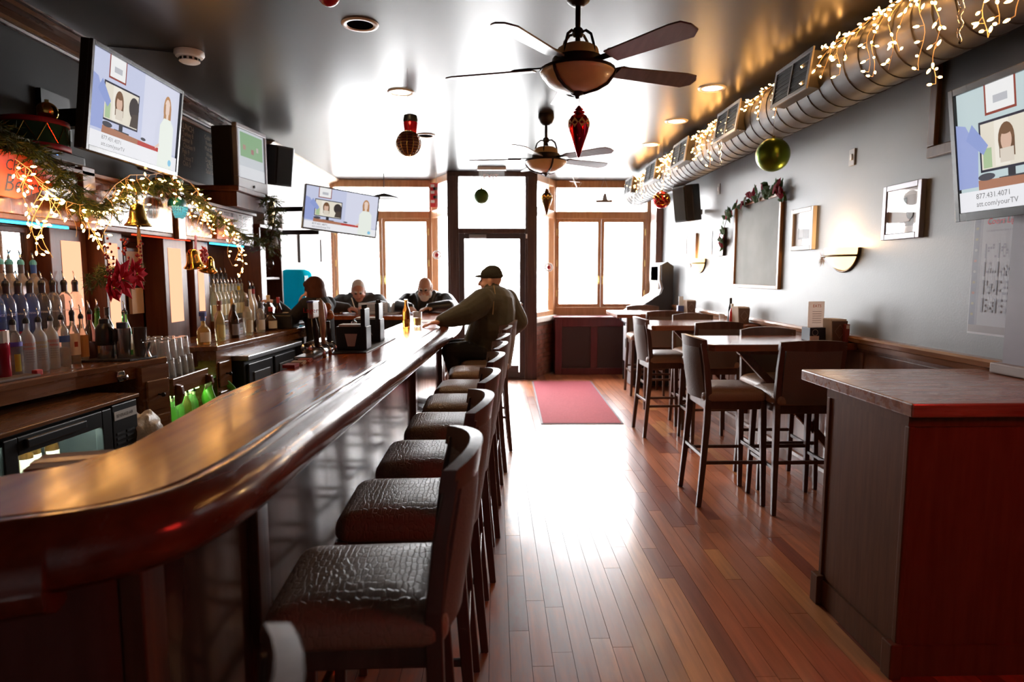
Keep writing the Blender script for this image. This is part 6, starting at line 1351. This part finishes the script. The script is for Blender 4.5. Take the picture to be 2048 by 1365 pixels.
MB().tube([V(-.436, 5.232, 1.118)+Vector((-.02, .05, 0)).cross(Vector((0, 0, 1))).normalized()*0 + Vector((.012*math.cos(q*PI/6)*.3, .036*math.cos(q*PI/6), .03*math.sin(q*PI/6))) for q in range(12)], .006, 5, closed=True).build('watch_strap', black, p3)
# ---- the bartender
bk = mat('black_knit', (.012, .011, .012), .8, bump=.4, bscale=30)
p4 = thing('person', 'bartender with shoulder-length brown hair in black, reaching to the till', 'person'); B = Body(); x0, y0 = -1.67, 6.12
fw = Vector((-.93, .36, 0)).normalized()
B.chain([(x0+.02, y0, .78), (x0+.02, y0, .92), (x0+.01, y0, 1.08), (x0, y0, 1.2)], [.15, .13, .14, .13], bk)
R4 = Matrix((Vector((fw.y, -fw.x, 0)), fw, Vector((0, 0, 1)))).transposed(); B.ell((x0, y0, 1.18), R4, (.2, .115, .115), bk)
LS, RS = V(x0-.06, y0-.15, 1.215), V(x0+.06, y0+.15, 1.215)
for q in (LS, RS): B.ell(q, R4, (.075, .075, .072), bk)
B.chain([(x0, y0, 1.22), (x0-.02, y0, 1.28)], [.05, .046], skin)
B.chain([LS, (x0-.2, y0-.14, 1.09), (x0-.3, y0-.08, 1.17), (x0-.37, y0-.04, 1.23)], [.07, .06, .05, .038], bk); hand(B, (x0-.375, y0-.04, 1.235), (-1, .1, .25), (-.2, 0, 1), -1, skin, .5, .92)
B.chain([RS, (x0-.12, y0+.1, 1.08), (x0-.16, y0+.0, 1.18)], [.07, .06, .04], bk); hand(B, (x0-.155, y0-.01, 1.19), (.0, -.15, 1), (-1, -.3, 0), 1, skin, 1.1, .92)
HC = Vector((x0-.03, y0, 1.345)); P = head(B, HC, (-.95, .3, -.12), (0, 0, 1), skin, .92, brownh)
for e in (-1, 1): B.chain([V(x0+.02, y0+e*.08, .76), V(x0, y0+e*.085, .45), V(x0+.03, y0+e*.085, .1)], [.1, .07, .045], bk); B.chain([V(x0+.03, y0+e*.085, .05), V(x0-.1, y0+e*.085, .035)], [.045, .033], blackmatte)
B.mesh('body', p4)
f_, u_, r_ = basis((-.95, .3, -.12), (0, 0, 1)); R = Matrix((r_, f_, u_)).transposed()
mass_hair('hair', p4, [(HC+u_*.035-f_*.015, R, (.083, .098, .1)), (HC-f_*.055-u_*.05, R, (.082, .06, .12)), (HC-f_*.05-u_*.14, R, (.08, .05, .075)), (HC+f_*.055+u_*.062, R, (.062, .035, .04))] + [(HC+r_*e*.07-f_*.01-u_*.06, R, (.022, .045, .12)) for e in (-1, 1)], brownh)
# stools that carry the two men across the bar end
stool(-1.57, 7.66, 270, 'stool under the white-haired man, mostly hidden by the bar', 'stools along the bar'); stool(-.8, 7.68, 270, 'stool under the bearded man, mostly hidden by the bar', 'stools along the bar')

# ------------------------------------------------------------------ things on the bar
tp = thing('beer_tap_tower', 'beer tap tower with three tall branded handles at the inner edge of the bar', 'beer taps', (-.965, 3.36, 1.0705))
MB().box(-.05, -.1, .0, .05, .3, .012).build('base', steel, tp, bevel=.004); MB().tube([(0, -.06, .05), (0, .26, .05)], .028, 12).build('manifold', chrome, tp, smooth=True)
for y in (0, .2): MB().lathe([(.022, .012), (.018, .03), (.022, .05)], 12, (0, y, 0)).build('column', chrome, tp, smooth=True)
for i, y in enumerate((-.04, .08, .2)):
    MB().tube([(.02, y, .05), (.07, y, .05), (.085, y, .03), (.085, y, -.0)], .01, 8).build('faucet', chrome, tp, smooth=True)
    if i == 0:
        MB().tube([(.05, y, .06), (.045, y, .14), (.035, y, .21)], [.012, .018, .012], 8).build('handle', mat('tap_black', (.02, .02, .02), .35), tp, smooth=True); MB().box(.022, y-.055, .205, .05, y+.055, .285).build('handle_badge', mat('badge_cream', (.5, .44, .4), .5), tp, bevel=.006); text('lettering', 'Lager', .035, frame_M((-.0, y-.0555, .235), (1, 0, 0), (0, 0, 1)), mat('ink_red'), tp); MB().box(.02, y-.057, .285, .052, y+.057, .293).build('badge_trim', mat('badge_blue', (.15, .17, .5), .4), tp)
    elif i == 1:
        MB().tube([(.05, y, .06), (.05, y, .16), (.035, y, .28), (.032, y, .3)], [.011, .016, .022, .01], 10).build('handle', mat('tap_tan', (.5, .4, .26), .4, var=.2, vscale=30), tp, smooth=True); MB().sphere((.04, y+.05, .22), (.02, .045, .06), 12, 8).build('handle_badge', mat('badge_red', (.35, .03, .04), .5), tp, smooth=True)
    else:
        MB().tube([(.05, y, .06), (.045, y, .17)], [.012, .014], 8).build('handle', mat('tap_black'), tp, smooth=True); b = MB()
        for k in range(6): b.sphere((.04+.02*math.cos(k), y+.024*math.sin(k*1.3), .2+.01*k), .022, 10, 8)
        b.build('handle_badge', mat('badge_amber', (.5, .22, .07), .35), tp, smooth=True)
def caddy(label, x, y, w_, h, cup, word):
    t = thing('napkin_caddy', label, 'caddy', (x, y, 1.0705), math.radians(-3))
    b = MB(); b.box(-w_, -.06, 0, w_, -.052, h); b.box(-w_, .052, 0, w_, .06, h); b.box(-w_, -.052, 0, -w_+.008, .052, h); b.box(w_-.008, -.052, 0, w_, .052, h); b.box(-w_, -.052, 0, w_, .052, .006); b.build('box', black, t, bevel=.003)
    MB().box(w_-.03, -.062, h-.06, w_-.005, .05, h+.1).build('straw_holder', black, t, bevel=.004)
    for k in range(9): MB().tube([(w_-.025+.004*(k % 3), -.04+.03*(k//3), h-.05), (w_-.024+.004*(k % 3), -.04+.03*(k//3), h+.12)], .0035, 5).build('straw', blackmatte, t)
    if cup: MB().extr([(-.035, .09), (.035, .09), (.02, .02), (-.02, .02)], 'y', -.0625, -.0605).build('emblem', mat('caddy_emblem', (.6, .5, .42), .6), t)
    if word:
        text('lettering', word[0], .03, frame_M((-.05, -.0606, h-.07), (1, 0, 0), (0, 0, 1)), mat('ink_pale'), t); text('lettering', word[1], .022, frame_M((-.04, -.0606, h-.1), (1, 0, 0), (0, 0, 1)), mat('ink_pale'), t)
    MB().box(-w_+.012, -.045, .006, w_-.035, .045, h+.01).build('napkins', paper, t)
    return t
caddy('black bar caddy with a cup emblem beside the taps', -.80, 3.66, .085, .13, 1, None)
caddy('black bar caddy with pale brand lettering further along', -.80, 4.1, .085, .14, 0, ('360oz', 'VODKA'))
bm2 = thing('bar_mat', 'long black rubber spill mat along the inner edge of the bar', 'bar mat'); MB().prism([(-.89, 3.45), (-.70, 3.5), (-.66, 4.3), (-.86, 4.3)], 1.0702, 1.0765).build('mat', mat('rubber_mat'), bm2, bevel=.002)
for o in bpy.data.objects:
    if o.name.startswith('napkin_caddy'): o.location.z = 1.077
cnd = thing('salt_shaker', 'glass shaker with a pointed top behind the bar caddy', 'shaker', (-.86, 3.95, 1.077)); MB().lathe([(.02, 0), (.022, .06), (.02, .1)], 12).build('jar', clear_glass, cnd, smooth=40); MB().lathe([(.021, .1), (.018, .13), (0, .145)], 12, cap=False).build('lid', chrome, cnd, smooth=40)
bb2 = bottle('brown beer bottle standing alone on the bar before the bearded man', -.715, 5.2, 1.0705, 'beer', .031, .225, (.55, .22, .03), cap=None, lab=[(.16, .3, (.55, .4, .15), 80)])
gl2 = thing('pint_glass', 'pint glass of pale beer beside the brown bottle', 'glass', (-.64, 5.32, 1.0705)); MB().lathe([(.03, 0), (.031, .004), (.038, .12), (.036, .12), (.029, .008), (0, .008)], 18, cap=False).build('glass_body', gm_, gl2, smooth=40); MB().lathe([(.0285, .009), (.0335, .07), (0, .07)], 18, cap=False).build('beer', mat('beer_gold', (.8, .6, .2), .1, trans=.6, ior=1.2), gl2)
pp2 = thing('bar_papers', 'loose white papers lying on the bar by the olive jacket man', 'papers', (-.6, 5.9, 1.0705), .1)
for k in range(2): MB().box(-.1, -.15, .0+.0012*k, .1, .13, .001+.0012*k).xf(Matrix.Rotation(.25*k, 4, 'Z')).build('sheet', paper, pp2)
p5_ = thing('pint_glass', 'clear water glass near the bearded man hands', 'glass', (-1.12, 7.0, 1.0705)); mesh_obj('glass_body', [o for o in gl2.children if o.name.startswith('glass_body')][0].data, p5_)
rb = thing('card_box', 'pinkish red card box on the window sill between the two men', 'box', (-1.36, 9.84, .8625)); MB().box(-.11, -.06, 0, .11, .05, .2).build('carton', mat('pink_box', (.6, .14, .12), .6), rb, bevel=.004); MB().box(-.1, -.062, .06, .1, -.0605, .12).build('band', mat('label_white'), rb)
gb = thing('tin_canister', 'small grey-green tin on the window sill', 'tin', (-1.05, 9.84, .8625)); MB().box(-.05, -.04, 0, .05, .04, .15).build('body', mat('tin_green', (.25, .3, .26), .4), gb, bevel=.006); MB().box(-.052, -.042, .15, .052, .042, .165).build('lid', steel, gb, bevel=.004)
# small garnish boxes at the inner bar edge
for i, (x, y, c) in enumerate(((-.945, 2.98, (.35, .03, .02)), (-.94, 3.08, (.5, .35, .2)), (-.935, 3.17, (.45, .12, .08)))):
    t = thing('coaster_stack', ('red', 'tan', 'brick red')[i]+' stack of small coasters at the inner edge of the bar', 'coasters', (x, y, 1.0705))
    for k in range(3): MB().box(-.028, -.035, k*.005, .028, .035, k*.005+.0045).xf(Matrix.Rotation(.1*math.sin(k*3+i), 4, 'Z')).build('coaster', mat('coaster_%d' % i, c, .7), t)
cbx = thing('cardboard_box', 'tan cardboard box behind the inner edge of the bar', 'box', (-1.06, 1.6, .7003), .3); MB().box(-.08, -.07, 0, .08, .07, .34).build('carton', mat('cardboard', (.5, .33, .22), .8), cbx, bevel=.003); MB().box(-.081, -.02, .08, .081, .02, .341).build('tape', mat('tape_tan', (.45, .32, .2), .3), cbx)
# ------------------------------------------------------------------ on the wall tables
nap_m = mat('dispenser_brown', (.2, .13, .10), .35, metal=.5)
def napkin_holder(label, x, y):
    t = thing('napkin_dispenser', label, 'napkin holder', (x, y, 1.0505), math.radians(4))
    MB().extr([(-.045, 0), (.045, 0), (.055, .14), (-.055, .14)], 'y', -.075, -.068).build('plate', nap_m, t, bevel=.003); MB().extr([(-.045, 0), (.045, 0), (.055, .14), (-.055, .14)], 'y', .068, .075).build('plate', nap_m, t, bevel=.003); MB().box(-.045, -.068, 0, .045, .068, .008).build('base', nap_m, t)
    MB().extr([(-.05, .008), (.04, .008), (.05, .15), (-.058, .15)], 'y', -.066, .066).build('napkins', thin_paper('napkin_white', (.75, .68, .62)), t)
    for a, b_ in (((0, .115), (.035, .07)), ((.035, .07), (0, .025)), ((0, .025), (-.035, .07)), ((-.035, .07), (0, .115))): MB().bar((a[0], -.076, a[1]), (b_[0], -.076, b_[1]), .002, .003, up=(0, 1, 0)).build('diamond_line', mat('line_light', (.4, .3, .25), .3, metal=.6), t)
    return t
napkin_holder('brown napkin dispenser beside the tall menu card', 2.27, 4.26); napkin_holder('brown napkin dispenser on the middle wall table', 2.25, 5.85); napkin_holder('brown napkin dispenser on the wall table by the window', 2.23, 7.36)
mc = thing('menu_stand', 'tall white menu card standing in a black and white box holder', 'menu', (2.165, 4.3, 1.0505), math.radians(6)); MB().box(-.065, -.05, 0, .06, .05, .09).build('holder', mat('holder_navy', (.02, .03, .05), .4), mc, bevel=.003); MB().box(-.066, -.052, .0, .0, -.0505, .035).build('white_band', white, mc); MB().tube([(-.03+.02*math.cos(q*PI/8), -.053, .058+.02*math.sin(q*PI/8)) for q in range(16)], .0012, 4, closed=True).build('emblem_ring', white, mc)
MB().box(-.064, -.02, .09, .05, -.015, .265).build('card', thin_paper('menu_card', (.8, .72, .66)), mc); text('lettering', 'EATS', .028, frame_M((-.035, -.0205, .225), (1, 0, 0), (0, 0, 1)), mat('ink_orange', (.6, .3, .08), .6), mc)
for k in range(6): MB().box(-.035, -.0212, .12+k*.015, .03, -.0204, .124+k*.015).build('print_line', mat('line_pink', (.5, .4, .38), .6), mc)
def sauce(label, x, y, c, lc, h=.18, r=.026):
    t = thing('sauce_bottle', label, 'sauce bottle', (x, y, 1.0505)); MB().lathe([(r, 0), (r, h*.55), (r*.7, h*.68), (r*.45, h*.8)], 14).build('bottle', mat('sauce_%d' % int(c[0]*99+c[2]*7), c, .25, coat=.4), t, smooth=40); MB().lathe([(r*.5, h*.8), (r*.5, h), (r*.4, h+.004)], 12).build('cap', mat('cap_%d' % int(lc[0]*99), lc, .4), t, smooth=40)
sauce('dark steak sauce bottle behind the napkin dispenser of the menu table', 2.235, 4.39, (.05, .035, .04), (.16, .12, .15), .21)
sauce('red ketchup bottle on the middle wall table', 2.2, 5.93, (.4, .02, .02), (.6, .58, .55), .17)
sauce('black sauce bottle on the middle wall table', 2.22, 6.03, (.02, .015, .015), (.03, .02, .02), .22)
for i, (x, y, c) in enumerate(((2.315, 4.18, (.25, .05, .05)), (2.325, 4.29, (.3, .32, .28)))):
    t = thing('condiment_packet', ('red', 'green-grey')[i]+' condiment packet box beside the menu table napkins', 'packet', (x, y, 1.0505)); MB().box(-.018, -.022, 0, .012, .022, .12).build('carton', mat('packet_%d' % i, c, .6), t, bevel=.002); MB().box(-.012, -.0225, .09, .008, -.0221, .115).build('label', paper, t)
t = thing('shot_glass', 'small empty glass on the middle wall table beside the ketchup', 'glass', (2.12, 5.97, 1.0505)); MB().lathe([(.025, 0), (.028, .08), (.026, .08), (.022, .01), (0, .01)], 14, cap=False).build('glass_body', gm_, t, smooth=40)
t = thing('drink_card', 'small blue drink card holder on the wall table by the window', 'card', (2.14, 7.4, 1.0505)); MB().box(-.035, -.03, 0, .035, .03, .085).build('holder', mat('card_blue', (.05, .08, .25), .4), t, bevel=.003); MB().box(-.02, -.004, .085, .03, .004, .19).build('card', mat('card_white', (.7, .75, .8), .5), t)
# ------------------------------------------------------------------ arcade machine
ar = thing('arcade_machine', 'black golf arcade cabinet with white control deck by the window', 'arcade machine')
prof = [(1.80, .02), (1.80, .82), (1.75, .86), (1.75, .95), (1.80, 1.0), (1.95, 1.1), (2.1, 1.2), (2.17, 1.24), (2.2, 1.32), (2.17, 1.42), (2.17, 1.62), (2.25, 1.66), (2.33, 1.6), (2.33, .02)]
for y in (8.42, 8.98): MB().extr(prof, 'y', y-.012, y+.012).build('side_panel', mat('arcade_black', (.02, .018, .02), .4), ar, bevel=.004)
inner = [(x+.02 if x < 2 else x-.02, z-.01) for x, z in prof]; MB().extr(inner, 'y', 8.435, 8.965).build('cabinet', mat('arcade_grey', (.4, .41, .44), .4), ar)
MB().box(1.785, 8.5, .3, 1.822, 8.9, .78).build('coin_door', mat('coin_door', (.5, .5, .52), .35, metal=.3), ar, bevel=.006); MB().box(1.775, 8.62, .5, 1.786, 8.72, .62).build('coin_slot', black, ar, bevel=.003)
dM = frame_M((1.80, 8.44, 1.0), (0, 1, 0), (.6, 0, .42)); MB().box(0, 0, 0, .52, .24, .012).xf(dM).build('control_deck', white, ar, bevel=.004); MB().sphere(dM @ Vector((.26, .1, .015)), .04, 16, 10).build('trackball', mat('trackball', (.65, .65, .7), .2), ar, smooth=True)
for k in range(4): MB().lathe([(.014, 0), (.014, .012), (0, .014)], 10, cap=False).xf(dM @ Matrix.Translation((.08+.12*k, .2, .012))).build('button', (red_cloth, black)[k % 2], ar)
MB().box(2.15, 8.5, 1.3, 2.17, 8.9, 1.6).build('marquee', white, ar)
